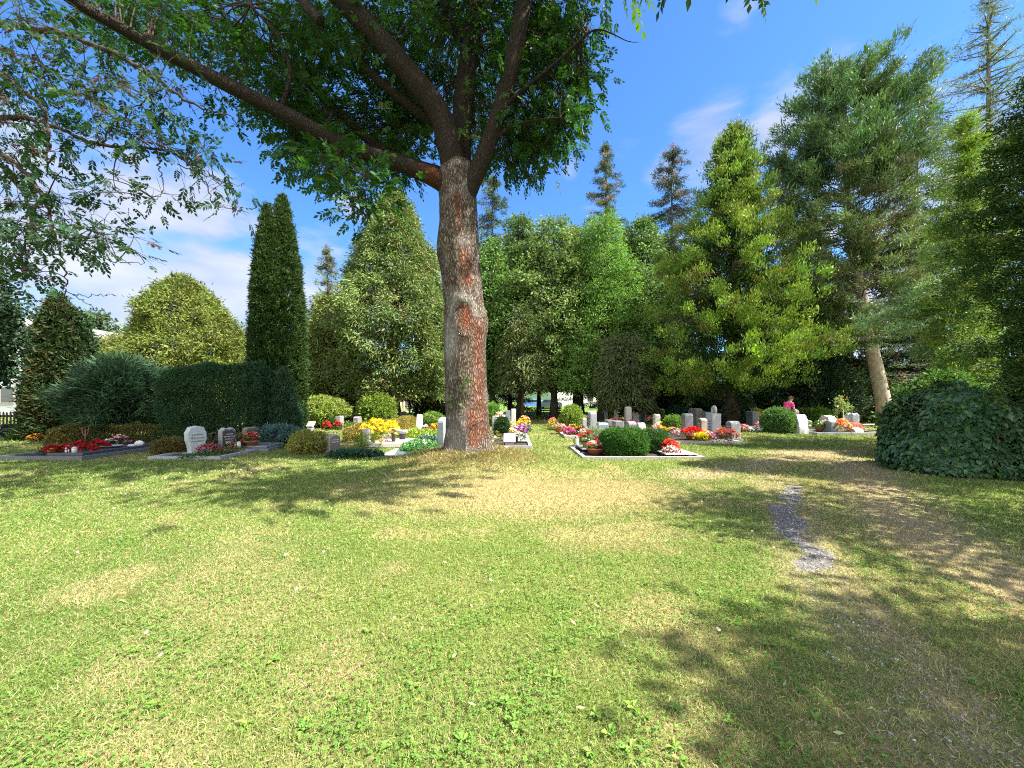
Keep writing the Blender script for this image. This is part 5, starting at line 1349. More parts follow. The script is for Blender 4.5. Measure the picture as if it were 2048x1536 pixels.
def pot_mesh(r0, r1, h, col, k=20):
    prof = [(0, 0), (r0, 0), (r0 + (r1 - r0) * .85, h * .8), (r1, h * .82), (r1, h), (r1 * .9, h), (r1 * .86, h * .85), (0, h * .84)]
    a = np.arange(k) * 2 * pi / k
    v = np.concatenate([np.stack([np.cos(a) * r, np.sin(a) * r, np.full(k, z)], 1) for r, z in prof])
    q = [(i * k + j, i * k + (j + 1) % k, (i + 1) * k + (j + 1) % k, (i + 1) * k + j) for i in range(len(prof) - 1) for j in range(k)]
    return MB().add(v, np.array(q), col, smooth=True)
def flower(px, d, w, h, leafc, cols, label, name='flowering_plant', cat='flowers', pot=None, nb=40, bs=.06, nl=140, z=0., sy=.8, ll=.07, group=None, flat=False, potc=(.36, .12, .06), xy=None):
    x, y = (X(px, d), d) if xy is None else xy
    o = thing(name, label, cat, (x, y, gz(x, y) + z), group)
    zb = 0
    if pot:
        pr, ph = pot
        pot_mesh(pr * .7, pr, ph, potc).build('pot', M_CLAY, o); zb = ph * .85
    a = rng.random(nl) * 2 * pi; r = np.sqrt(rng.random(nl)); t = rng.random(nl)
    dome = lambda r: np.sqrt(np.clip(1 - r * r * .85, 0, 1))
    P = np.stack([np.cos(a) * r * w / 2, np.sin(a) * r * w / 2 * sy, zb + (h - zb) * dome(r) * (.15 + .75 * t)], 1)
    mb = MB()
    leaves(mb, P, np.stack([np.cos(a), np.sin(a), rng.normal(size=nl) * .5 + .3], 1) + rnd(nl) * .4, rnd(nl) + np.array([0, 0, .6]), ll, ll * .6, jcol(leafc, nl, .22))
    m = 12
    A = np.stack([rng.normal(size=m) * .02, rng.normal(size=m) * .02, np.full(m, zb - .01)], 1)
    quick_tubes(mb, A, (A + P[:m]) / 2, P[:m], np.full(m, .005), np.full(m, .003), np.array(leafc) * .8, 0)
    mb.build('foliage', M_BROAD, o)
    if nb:
        a = rng.random(nb) * 2 * pi; r = np.sqrt(rng.random(nb))
        P = np.stack([np.cos(a) * r * w / 2, np.sin(a) * r * w / 2 * sy, zb + (h - zb) * dome(r) * rng.uniform(.82, 1.02, nb)], 1)
        mb = MB(); blossoms(mb, P, bs, cols)
        mb.build('blossoms', M_PETAL, o)
    return o
LG, MG, DGN, YG, RB = (.10, .20, .04), (.06, .13, .03), (.035, .08, .025), (.22, .28, .05), (.16, .05, .05)
SB = 'red begonias on the front left grave'
for i, (px, d, ww) in enumerate(((104, 10.15, .45), (124, 10.05, .42), (148, 10.6, .55), (163, 11.0, .5), (176, 10.4, .4), (192, 11.4, .5), (205, 10.9, .4))):
    flower(px, d, ww, .30, DGN, [CRIM, RED, CRIM], ('dark red begonia at the very left end of the front left grave', 'dark red begonia second from the left end of the front left grave', 'dark red begonia just behind the small white figures', 'dark red begonia close to the rusty metal cross',
           'dark red begonia at the edge of the polished slab', 'dark red begonia at the back beside the small black pot', 'dark red begonia nearest the oval dish')[i], 'begonia', nb=46, bs=.075, z=.06, group=SB, nl=110)
flower(218, 11.6, .4, .26, DGN, [WHT, (.5, .55, .6)], 'grey white flowers beside the oval dish on the dark slab', nb=30, z=.1)
flower(240, 11.75, .55, .36, DGN, [PINK, LPINK, CREAM, MAG], 'bunch of pink and cream roses on the front left grave', 'rose_bunch', nb=46, bs=.07, z=.1)
flower(72, 13.9, .55, .30, (.12, .12, .03), [ORG, (.9, .32, .05)], 'glowing orange flowers beside the little bush by the fence post', nb=34)
flower(112, 13.6, .7, .32, (.12, .12, .03), [(.6, .2, .08), (.7, .3, .15)], 'faded orange flowers left of the rusty metal cross', nb=36)
flower(20, 14.2, 1.2, .16, (.05, .10, .03), [WHT], 'low green ground cover by the dark headstone at the left edge', 'ground_cover', 'plant', nb=0, nl=500, ll=.06)
flower(418, 10.75, .62, .30, RB, [(.50, .13, .14), (.42, .10, .12)], 'wine red coleus in front of the white grey headstone', 'coleus', nb=90, bs=.06, z=.03)
flower(400, 10.2, 1.0, .12, MG, [WHT], 'dark green creeping ground cover before the white grey headstone', 'ground_cover', 'plant', nb=0, nl=700, ll=.045, z=.03)
flower(455, 10.9, .8, .22, (.16, .15, .04), [CREAM], 'yellowish heather mat between coleus and pink begonias', 'heather', 'plant', nb=0, nl=420, ll=.05, z=.04)
flower(425, 11.6, .35, .62, (.14, .10, .06), [(.25, .16, .10)], 'dry brown plant stalks right of the white grey headstone', 'dry_plant', 'plant', nb=10, nl=70, ll=.09)
flower(466, 11.4, .45, .22, DGN, [PINK, WHT, CRIM], 'pink and white begonias left of the terracotta pot on the slab', 'begonia', nb=50, bs=.06, z=.08)
flower(486, 11.7, .40, .24, DGN, [RED, CRIM, PINK], 'red begonias between candle and terracotta pot on the slab', 'begonia', nb=40, bs=.06, z=.1)
flower(503, 11.75, .42, .40, MG, [RED, CREAM, RED], 'round terracotta bowl of red and cream flowers by the brown headstone', 'potted_flowers', pot=(.2, .15), nb=50, bs=.065, z=.14)
flower(548, 12.2, 1.0, .14, MG, [WHT], 'green ground cover between brown headstone and blue juniper', 'ground_cover', 'plant', nb=0, nl=420, ll=.06, z=.04)
flower(653, 17.2, .38, .42, DGN, [RED], 'red geranium behind the golden shrub, left one', 'geranium', nb=44, bs=.09, z=.12)
flower(675, 17.4, .38, .42, DGN, [RED], 'red geranium behind the golden shrub, right one', 'geranium', nb=44, bs=.09, z=.14)
flower(585, 17, .8, .45, (.10, .12, .03), [CREAM], 'rusty green plant left of the white tilted plaque', 'perennial', 'plant', nb=0, nl=260, ll=.08)
shrub(663, 19.5, 838, 18, 'tiny dark cone bush left of the slim dark headstone', 'cone_bush', 'shrub', (.04, .10, .025), nc=160, n=40, Rc=.09, L=.06, Wd=.03, up=.9)
flower(700, 19.5, .9, .5, (.13, .20, .04), [CREAM], 'light green plants between the two far dark headstones', 'perennial', 'plant', nb=0, nl=320, ll=.09)
flower(735, 20.5, .9, .55, (.16, .25, .045), [YEL], 'bright yellow green plants right of the mottled dark headstone', 'perennial', 'plant', nb=0, nl=320, ll=.09)
def coneflowers():
    for i, (px, d, w, h) in enumerate(((752, 14.6, .95, .82), (782, 15.2, .75, .70), (730, 14.2, .6, .62))):
        flower(px, d, w, h, (.20, .27, .04), [YEL, (.9, .7, .03), YEL], ('tall mass of bright yellow flowers before the golden hedge', 'right shoulder of the yellow flowers, a lower clump', 'left low clump of the yellow flowers')[i], 'coneflower', nb=170, bs=.085, nl=320, group='yellow flowers before the golden hedge')
coneflowers()
def spires(px, d, h, n, label):
    x = X(px, d); o = thing('lily_clump', label, 'plant', (x, d, gz(x, d)))
    mb = MB()
    for i in range(n):
        a = np.array([rng.normal() * .10, rng.normal() * .08, 0]); e = a + np.array([rng.normal() * .05, rng.normal() * .04, h * rng.uniform(.75, 1.05)])
        addtube(mb, [a, (a + e) / 2, e], [.008, .007, .004], 5, (.12, .2, .05))
        m = 60; s = rng.uniform(.08, 1, m); an = rng.random(m) * 2 * pi
        leaves(mb, a + (e - a) * s[:, None], np.stack([np.cos(an), np.sin(an), np.full(m, .55)], 1), rnd(m) + np.array([0, 0, .5]), .11 * (1.15 - s * .6), .018, jcol((.17, .28, .05), m))
    mb.build('foliage', M_BROAD, o)
spires(722, 12.3, .56, 6, 'upright leafy green stems left of the small stone pillar')
spires(745, 12.2, .52, 6, 'upright leafy green stems right of the small stone pillar')
flower(765, 13.0, .5, .22, (.16, .17, .05), [ORG, (.7, .2, .1)], 'low orange flowers left of the pale polished slab', nb=26)
def ivy_bed(px, d, w, l, h, label, col=(.035, .085, .035), n=3600, name='ivy_bed'):
    x = X(px, d); o = thing(name, label, 'ground cover', (x, d, gz(x, d)))
    a = rng.random(n) * 2 * pi; r = np.sqrt(rng.random(n))
    hh = h * np.sqrt(np.clip(1 - r ** 3, 0, 1)) * (.5 + .5 * rng.random(n)) * (.7 + .6 * vnoise(np.cos(a) * r * 4 + 5, np.sin(a) * r * 4 + 5, s=8))
    P = np.stack([np.cos(a) * r * w / 2, np.sin(a) * r * l / 2, hh + .01], 1)
    mb = MB(); leaves(mb, P, np.stack([np.cos(a), np.sin(a), np.full(n, -.2)], 1) * .7 + rnd(n) * .5, rnd(n) * .4 + np.array([0, -.2, 1]), .065, .055, jcol(col, n, .22))
    mb.build('foliage', M_IVY, o)
    st = MB(); m = 30; A = P[:m] * np.array([.6, .6, 0]); quick_tubes(st, A, (A + P[:m]) / 2, P[:m], np.full(m, .005), np.full(m, .003), (.08, .06, .04)); st.build('stem', M_TWIG, o)
ivy_bed(710, 10.35, 1.5, .9, .17, 'dark green ivy bed before the pale polished slab')
ivy_bed(838, 11.6, 1.0, 2.2, .26, 'fresh green ground cover left of the ash foot', (.06, .17, .04), 3000, 'periwinkle_bed')
ivy_bed(860, 13.4, .9, 1.0, .28, 'blue green ground cover under the blue grey curved headstone', (.07, .15, .09), 2200, 'sedum_bed')
flower(838, 15.0, 1.6, .42, (.24, .33, .05), [YEL], 'bright yellow green grass like plants below the white pointed stone', 'perennial', 'plant', nb=0, nl=700, ll=.13)
flower(853, 16.2, .42, .36, DGN, [LPINK, WHT, (.3, .05, .1)], 'pink and white flowers right of the white pointed stone', nb=46, bs=.07, z=.1)
flower(872, 16.2, .60, .42, LG, [ORG, YEL, LPINK], 'orange and yellow flowers left of the blue grey curved headstone', nb=60, bs=.08, z=.1)
flower(820, 23, 1.3, .3, (.05, .06, .03), [(.35, .06, .05), PINK], 'dull red flower bed below the light green boxwood dome', nb=50, bs=.09)
flower(878, 24, 1.4, .45, DGN, [LPINK, (.3, .2, .2)], 'dusky pink plants at the end of the paved yard', nb=36, bs=.09)
# small objects on the slabs
def lathe(prof, k=18):
    a = np.arange(k) * 2 * pi / k
    v = np.concatenate([np.stack([np.cos(a) * r, np.sin(a) * r, np.full(k, z)], 1) for r, z in prof])
    q = [(i * k + j, i * k + (j + 1) % k, (i + 1) * k + (j + 1) % k, (i + 1) * k + j) for i in range(len(prof) - 1) for j in range(k)]
    return v, np.array(q)
def simple(name, cat, label, px, d, z, prof, col, mat=None, k=18):
    v, q = lathe(prof, k)
    x = X(px, d)
    o = MB().add(v, q, col, smooth=True).build(name, mat or M_PLAST, None, (x, d, gz(x, d) + z))
    return tag(o, label, cat)
def vase(px, d, z, label):
    x = X(px, d); o = thing('flower_vase', label, 'vase', (x, d, gz(x, d) + z))
    v, q = lathe([(0, 0), (.055, 0), (.06, .02), (.07, .22), (.085, .24), (.08, .25), (.06, .24), (0, .23)])
    MB().add(v, q, (.02, .02, .022), smooth=True).build('vase', M_PLAST, o)
    mb = MB(); P = np.stack([rng.normal(size=40) * .08, rng.normal(size=40) * .07, rng.uniform(.27, .46, 40)], 1); blossoms(mb, P, .07, [ORG, LPINK, CREAM, YEL]); mb.build('blossoms', M_PETAL, o)
    mb = MB(); P = np.stack([rng.normal(size=60) * .07, rng.normal(size=60) * .07, rng.uniform(.24, .4, 60)], 1); leaves(mb, P, rnd(60) + np.array([0, 0, .5]), rnd(60), .09, .03, jcol(MG, 60)); mb.build('foliage', M_BROAD, o)
vase(787, 12.75, .14, 'black vase of orange and pink flowers on the pale polished slab')
x = X(805, 13.5); o = thing('grave_bowl', 'black pot with a grey spreading lid on the pale polished slab', 'pot', (x, 13.5, .14))
v, q = lathe([(0, 0), (.10, 0), (.115, .18), (.12, .2), (0, .2)]); MB().add(v, q, (.02, .02, .022), smooth=True).build('pot', M_PLAST, o)
v, q = lathe([(0, .203), (.12, .203), (.19, .30), (.18, .315), (.05, .27), (0, .27)]); MB().add(v, q, (.30, .31, .34), smooth=True).build('lid', M_STONE, o)
flower(775, 13.6, .4, .3, (.25, .26, .25), [WHT, (.4, .3, .3)], 'silvery plant at the back corner of the pale polished slab', 'silver_plant', 'plant', nb=14, z=.05)
def angel(px, d, z, h, label):
    x = X(px, d); o = thing('angel_figurine', label, 'figurine', (x, d, gz(x, d) + z))
    s = h / .3
    v, q = lathe([(0, 0), (.06 * s, 0), (.055 * s, .04 * s), (.035 * s, .12 * s), (.042 * s, .18 * s), (.03 * s, .215 * s), (.016 * s, .23 * s), (.028 * s, .25 * s), (.032 * s, .275 * s), (.02 * s, .298 * s), (0, .302 * s)])
    mb = MB().add(v, q, (.68, .68, .66), smooth=True)
    mb.build('body', M_STONE, o)
    for sg in (-1, 1):
        w = MB()
        p = np.array([[0, .02 * s, .13 * s], [sg * .05 * s, .035 * s, .24 * s], [sg * .075 * s, .04 * s, .2 * s], [sg * .06 * s, .035 * s, .1 * s]])
        w.add(np.vstack([p, p + np.array([0, .008, 0])]), [[0, 1, 2, 3], [7, 6, 5, 4], [0, 4, 5, 1], [1, 5, 6, 2], [2, 6, 7, 3], [3, 7, 4, 0]], (.68, .68, .66))
        w.build('wing', M_STONE, o)
angel(848, 11.4, .03, .30, 'small white angel figurine in the green plants left of the ash')
angel(132, 10.0, .10, .20, 'small grey white figurine, left of two before the red begonias')
angel(1154, 12.0, .13, .26, 'small white angel figurine on the slate slab by the silvery bush')
def lantern(px, d, z, label, col=(.7, .7, .68), r=.05, h=.17):
    x = X(px, d); o = thing('grave_candle', label, 'candle', (x, d, gz(x, d) + z))
    v, q = lathe([(0, 0), (r, 0), (r * 1.05, h * .7), (r * .9, h * .75), (0, h * .75)]); MB().add(v, q, col, smooth=True).build('cup', M_PLAST, o)
    v, q = lathe([(0, h * .753), (r * 1.1, h * .753), (r * .8, h * .9), (r * .3, h), (0, h)]); MB().add(v, q, np.array(col) * .8, smooth=True).build('lid', M_PLAST, o)
lantern(149, 9.95, .175, 'white round candle, right of two little white things before the begonias', r=.05, h=.16)
lantern(478, 11.35, .142, 'slim white candle beside the pink begonias')
lantern(1031, 13.4, .09, 'dark red grave candle behind the tilted plaque', (.12, .02, .03))
def rocks(name, cat, label, px, d, z, sx, sy, sz, col, mat=None):
    x = X(px, d)
    uu, vv = np.meshgrid(np.linspace(0, 2 * pi, 17)[:-1], np.linspace(-.5, pi / 2, 8))
    v = np.stack([np.cos(uu) * np.cos(vv), np.sin(uu) * np.cos(vv), np.sin(vv) + .4], -1).reshape(-1, 3)
    v *= (1 + .5 * (fbm(v[:, 0] * 2 + px, v[:, 1] * 2, v[:, 2] * 2, s=4) - .5))[:, None]
    v *= np.array([sx, sy, sz])
    q = [(i * 16 + j, i * 16 + (j + 1) % 16, (i + 1) * 16 + (j + 1) % 16, (i + 1) * 16 + j) for i in range(7) for j in range(16)]
    return tag(MB().add(v, q, col, smooth=True).build(name, mat or M_STONE, None, (x, d, gz(x, d) + z)), label, cat)
rocks('stone_heart', 'ornament', 'white heart like stone on the right end of the dark polished slab', 279, 11.75, .17, .13, .09, .08, (.68, .66, .66))
rocks('white_pebble', 'stone', 'flat white stone left of the heart like stone', 264, 11.4, .17, .11, .08, .03, (.66, .66, .64))
rocks('white_rock', 'stone', 'white rock at the corner of the grey stone strip', 802, 10.15, .0, .17, .12, .09, (.62, .63, .63))
rocks('white_rock', 'stone', 'small white rock at the front edge of the tilted plaque grave', 1012, 11.9, .0, .13, .10, .06, (.62, .63, .62))
simple('oval_dish', 'dish', 'oval grey dish of white stones on the dark polished slab', 222, 11.0, .17, [(0, 0), (.12, 0), (.26, .05), (.27, .06), (.24, .055), (0, .03)], (.34, .36, .38), M_STONE)
simple('black_pot', 'pot', 'small black pot behind the red begonias', 197, 12.0, .1, [(0, 0), (.07, 0), (.10, .2), (.105, .22), (.09, .22), (0, .2)], (.02, .022, .022))
o = thing('metal_cross', 'rusty brown metal cross ornament among the red begonias', 'cross', (X(171, 11.2), 11.2, .06))
mb = MB(); addtube(mb, [(0, 0, 0), (0, 0, .35), (0, 0, .62)], .018, 6, (.12, .04, .03)); mb.build('post', M_METAL, o)
mb = MB(); addtube(mb, spline([(-.1, 0, .66), (-.07, 0, .48), (0, 0, .42), (.07, 0, .48), (.1, 0, .66)], 12), .016, 6, (.12, .04, .03)); mb.build('ornament', M_METAL, o)
# centre plots
flower(990, 14.0, .6, .45, (.20, .20, .06), [CREAM], 'yellow green shrubby plant at the right foot of the ash', 'perennial', 'plant', nb=0, nl=380, ll=.06)
flower(1000, 17.8, .75, .95, MG, [WHT, LPINK, CREAM], 'white pink hydrangea behind the weathered grey headstone', 'hydrangea', nb=110, bs=.09, nl=200)
flower(1025, 13.7, .36, .44, (.22, .22, .04), [YEL, CREAM], 'yellow leaved plant behind the tilted plaque', nb=26, z=.08, bs=.09)
flower(1038, 13.4, .5, .36, MG, [WHT], 'white blossoms on dark stems right of the tilted plaque', nb=36, z=.06, bs=.07)
flower(1043, 15.0, .55, .46, DGN, [PUR, (.62, .25, .5), MAG], 'purple and pink petunias beside the grass path', 'petunia', nb=70, z=.08, bs=.08)
flower(1036, 15.6, .4, .4, RB, [ORG, (.8, .5, .3)], 'orange flowers left of the purple petunias', nb=30, z=.08)
flower(1053, 16.6, .36, .40, DGN, [PUR, (.16, .12, .4)], 'deep blue violet flowers at the edge of the grass path', nb=40, z=.08)
flower(1036, 18.0, .8, .55, (.24, .30, .05), [YEL, ORG], 'bright yellow green plants before the pale streaked headstone', nb=40, z=.08)
flower(1049, 18.8, .62, .66, LG, [ORG, LPINK, YEL], 'orange and peach flowers at the far end of the grass path grave', nb=70, z=.08, bs=.09)
slab(.1, .56, 13.2, 13.9, .09, .13, (.50, .52, .53), 'pale flat stone behind the white blossoms', mat=M_STONE)
simple('plant_pot', 'pot', 'dark brown pot in front of the white blossoms', 1031, 13.0, .08, [(0, 0), (.07, 0), (.10, .2), (.11, .22), (.09, .22), (0, .2)], (.035, .025, .022))
# right of the grass path
flower(1106, 22, .6, .5, LG, [(.85, .22, .16), PINK], 'coral red flowers in front of the green bench', nb=50, bs=.09)
flower(1112, 20, .9, .55, (.26, .26, .05), [YEL], 'golden plants left of the light green ball bush', 'perennial', 'plant', nb=20, nl=300, ll=.09)
flower(1118, 16.9, .62, .36, LG, [LPINK, PINK], 'pale pink flowers over a red brown bowl across the path', 'potted_flowers', pot=(.2, .14), nb=60, z=.1, bs=.08)
flower(1139, 15.8, .5, .30, RB, [MAG, (.8, .12, .4)], 'glowing magenta flowers on the pinkish kerbed plot', nb=60, z=.08, bs=.08)
flower(1150, 17.0, .9, .36, (.26, .30, .07), [YEL, ORG], 'yellow flecked plants under the light green ball bush', nb=40, z=.08)
flower(1163, 16.2, .45, .34, DGN, [(.6, .1, .1), PINK], 'dusky red flowers left of the blue grey carved headstone', nb=40, z=.08)
flower(1170, 15.7, .6, .26, RB, [LPINK, WHT], 'pink and white begonias before the blue grey carved headstone', 'begonia', nb=60, z=.08)
flower(1183, 15.6, .4, .24, RB, [LPINK, PINK], 'small pink begonias right beside the carved headstone foot', 'begonia', nb=36, z=.08)
flower(1170, 22, 1.0, .6, (.2, .16, .06), [ORG, LPINK, CREAM], 'orange and peach flowers behind the blue grey carved headstone', nb=70, bs=.09)
flower(1205, 18.5, 1.4, .42, (.26, .30, .06), [YEL], 'yellow green bedding plants behind the desk shaped stone', 'perennial', 'plant', nb=20, nl=420, ll=.1)
flower(1177, 12.4, .42, .52, MG, [RED, (.7, .1, .05)], 'tall red geranium beside the silvery feathery bush', 'geranium', nb=34, bs=.085, z=.04)
flower(1160, 12.2, .36, .34, MG, [(.55, .02, .03), RED], 'dark red geranium near the white angel on the slate slab', 'geranium', nb=24, bs=.075, z=.1)
flower(1172, 11.4, .26, .30, MG, [WHT, CREAM], 'small clay pot with white blooms on the slate slab', 'potted_flowers', pot=(.11, .20), nb=16, z=.1)
flower(1190, 10.65, .46, .36, LG, [PINK, WHT, RED, LPINK], 'wide terracotta bowl of pink and white flowers on the near right grave', 'potted_flowers', pot=(.23, .16), nb=70, bs=.07, z=.05)
flower(1199, 11.3, .5, .44, RB, [CRIM, RED], 'crimson begonias between terracotta bowl and big boxwood', 'begonia', nb=60, bs=.075, z=.04)
flower(1212, 10.55, .42, .32, (.07, .025, .04), [(.10, .03, .06)], 'dark purple heuchera in front of the big boxwood', 'heuchera', 'plant', nb=0, nl=260, ll=.07, z=.04)
flower(1185, 11.9, .5, .3, (.13, .22, .03), [YEL], 'yellow green moss like plant behind the terracotta bowl', 'perennial', 'plant', nb=0, nl=260, ll=.06, z=.04)
flower(1340, 10.75, .5, .38, RB, [RED, (.8, .06, .03)], 'upright red begonias right of the two boxwoods', 'begonia', nb=70, bs=.08, z=.04)
flower(1342, 10.4, .46, .24, RB, [WHT, LPINK, WHT], 'white begonias below the red ones by the bright slab', 'begonia', nb=56, bs=.07, z=.04)
flower(1332, 11.7, .3, .45, LG, [ORG, (.85, .3, .1)], 'orange flower stalks just behind the darker boxwood', nb=16, bs=.08)
# far plots
flower(1228, 22, .75, .45, DGN, [RED, (.8, .1, .06), PINK], 'bright red flowers far back above the dark row of stones', nb=60, bs=.10)
simple('white_planter', 'planter', 'low white planter below the far bright red flowers', 1234, 21.8, .06, [(0, 0), (.2, 0), (.28, .2), (.3, .22), (.26, .22), (0, .18)], (.66, .62, .56), M_STONE)
flower(1245, 22.0, .6, .5, (.18, .22, .06), [ORG, CREAM], 'orange tinted plants left of the pinkish pillar headstone', nb=26, bs=.09)
flower(1263, 20.8, .55, .42, MG, [(.75, .05, .15), MAG], 'pinkish red flowers at the foot of the pinkish pillar headstone', nb=50, bs=.09)
flower(1300, 23.5, .5, .5, MG, [PINK, (.8, .3, .25)], 'salmon flowers left of the lime green bush', nb=40, bs=.09)
flower(1240, 24.2, .6, .5, (.3, .4, .3), [WHT], 'whitish green plant between the far white stones', 'perennial', 'plant', nb=20, nl=200, ll=.09)
flower(1314, 17.3, .6, .38, (.2, .14, .06), [LPINK, (.8, .2, .1), WHT], 'pink flowers with red heart below the small pale headstone', nb=60, bs=.08, z=.06)
flower(1324, 18.2, .42, .42, LG, [YEL, (.85, .5, .03)], 'golden yellow flowers right of the small pale headstone', nb=44, bs=.09, z=.06)
flower(1327, 16.4, .45, .30, LG, [YEL], 'low bright yellow flowers before the bright boxwood dome', nb=50, bs=.085, z=.08)
flower(1345, 16.5, .8, .26, (.2, .2, .06), [(.85, .5, .06), CREAM, LPINK], 'mixed yellow and peach bedding below the bright boxwood dome', nb=80, bs=.075, z=.08)
flower(1358, 15.6, .8, .24, (.25, .22, .14), [LPINK, WHT], 'pale pink and white bedding left of the big red flowers', nb=90, bs=.075, z=.06)
flower(1385, 14.3, .80, .46, LG, [RED, (.85, .015, .01), RED], 'big bowl of vivid red flowers in the right row', 'potted_flowers', pot=(.26, .18), nb=150, bs=.085, z=.06)
flower(1402, 13.6, .52, .34, LG, [(.88, .80, .02), (.9, .78, .03)], 'vivid lemon yellow flowers in front of the vivid red bowl', nb=90, bs=.085, z=.04)
flower(1408, 14.2, .5, .36, LG, [ORG, (.85, .4, .05)], 'orange flowers between the vivid red bowl and the pillar stone', nb=50, bs=.085, z=.06)
flower(1418, 13.7, .46, .34, RB, [(.6, .2, .2), LPINK], 'pink bronze coleus before the tall pillar stone', 'coleus', nb=60, bs=.07, z=.06)
flower(1444, 14.5, .5, .44, RB, [(.7, .1, .08), (.7, .2, .1)], 'reddish orange plants right of the tall pillar stone', nb=60, bs=.08, z=.06)
flower(1462, 14.0, .6, .42, (.08, .07, .03), [(.7, .08, .10), (.5, .1, .1)], 'red flowers with dark leaves before the curved shoulder headstone', nb=60, bs=.075, z=.06)
flower(1436, 13.4, .9, .16, (.3, .36, .2), [WHT, CREAM], 'low whitish alyssum along the front edge of the right row', 'alyssum', nb=60, bs=.06, nl=260, ll=.05)
flower(1487, 17.9, .48, .36, MG, [PINK, LPINK], 'pink flowers in a red bowl left of the dark polished headstone', 'potted_flowers', pot=(.2, .14), nb=60, bs=.085)
flower(1503, 17.8, .75, .26, (.3, .32, .26), [WHT], 'white carpet of flowers before the dark polished headstone', nb=90, bs=.08)
flower(1521, 17.9, .72, .34, MG, [WHT, CREAM, WHT], 'round white flower cushion left of the round boxwood', nb=110, bs=.085)
flower(1516, 18.7, .4, .42, MG, [(.7, .06, .12), PINK], 'small red flowers behind the white flower cushion', nb=34, bs=.085)
flower(1586, 18.2, .4, .5, (.2, .22, .05), [YEL, ORG, LPINK], 'yellow and orange flowers between round boxwood and marble boulder', nb=40, bs=.085)
flower(1639, 17.5, .52, .5, MG, [CREAM, (.4, .5, .2)], 'leafy green plant in a red brown pot left of the peaked stone', 'potted_plant', 'plant', pot=(.17, .18), nb=14, nl=200, ll=.1, z=.08)
flower(1650, 17.9, .4, .5, LG, [CREAM, ORG, LPINK], 'cream and peach roses just left of the grey peaked stone', nb=34, z=.08)
flower(1618, 18.6, .34, .5, (.2, .24, .12), [WHT, CREAM], 'white round urn planted with pale flowers', 'planted_urn', 'flowers', pot=(.24, .30), potc=(.6, .6, .58), nb=20)
flower(1685, 17.0, .8, .62, (.22, .16, .04), [ORG, (.85, .38, .08), (.8, .3, .2)], 'tall orange flowers right of the grey peaked stone', nb=120, bs=.085, z=.06)
flower(1712, 17.6, .7, .42, (.18, .12, .08), [(.75, .2, .15), PINK], 'coral pink flowers above the rough pinkish boulder', nb=90, bs=.08, z=.06)
# standard rose with its stake
xr, dr = X(1684, 18.2), 18.2
o = thing('standard_rose', 'tall standard rose tied to a pale green stake', 'rose', (xr, dr, gz(xr, dr)))
mb = MB(); addtube(mb, [(0.0, 0, 0), (.02, 0, .5), (-.01, 0, 1.0), (.05, 0, 1.5)], [.016, .014, .012, .008], 6, (.12, .10, .05)); mb.build('stem', M_TWIG, o)
mb = MB(); addtube(mb, [(.07, 0, -.05), (.07, 0, 1.05)], .018, 6, (.42, .55, .42)); mb.build('stake', M_METAL, o)
mb = MB(); C = np.array([[-.12, 0, 1.3], [.1, .1, 1.45], [-.2, 0, 1.05], [.15, 0, 1.15], [-.05, 0, 1.55], [.2, 0, .95], [-.25, .1, .8], [.25, 0, 1.25], [-.35, 0, .55], [.4, .1, 1.05], [-.3, 0, 1.4]])
clump_leaves(mb, C, np.tile([0, 0, 1.], (len(C), 1)), np.full(len(C), .2), 46, .085, .055, (.20, .28, .10), .2, .7, -.1); mb.build('foliage', M_BROAD, o)
mb = MB(); blossoms(mb, np.array([[.12, -.1, 1.62], [-.2, -.1, 1.45], [-.15, -.1, 1.5], [-.3, -.1, 1.2]]), .12, [(.7, .2, .1), CREAM]); mb.build('blossoms', M_PETAL, o)

# ------------------------------------------------------------------ person in pink, bending towards a grave behind the round boxwood
def skin_obj(name, verts, edges, radii, mat, col, parent, sub=2, root=0):
    me = bpy.data.meshes.new(name)
    me.from_pydata([tuple(v) for v in verts], edges, [])
    a = me.attributes.new('col', 'FLOAT_COLOR', 'POINT')
    a.data.foreach_set('color', np.tile(np.append(np.array(col, np.float32), 1).astype(np.float32), len(verts)))
    me.materials.append(plain_mat(name + '_cloth' if mat is M_CLOTH else name + '_skin', col))
    o = bpy.data.objects.new(name, me); scene.collection.objects.link(o); o.parent = parent
    bm = bmesh.new(); bm.from_mesh(me); bm.verts.layers.skin.verify(); bm.to_mesh(me); bm.free()
    m = o.modifiers.new('skin', 'SKIN')
    sv_ = me.skin_vertices[0].data
    for i, r in enumerate(radii):
        sv_[i].radius = (r, r) if np.isscalar(r) else r
        sv_[i].use_root = (i == root)
    m.use_smooth_shade = True
    s = o.modifiers.new('sub', 'SUBSURF'); s.levels = sub; s.render_levels = sub
    return o
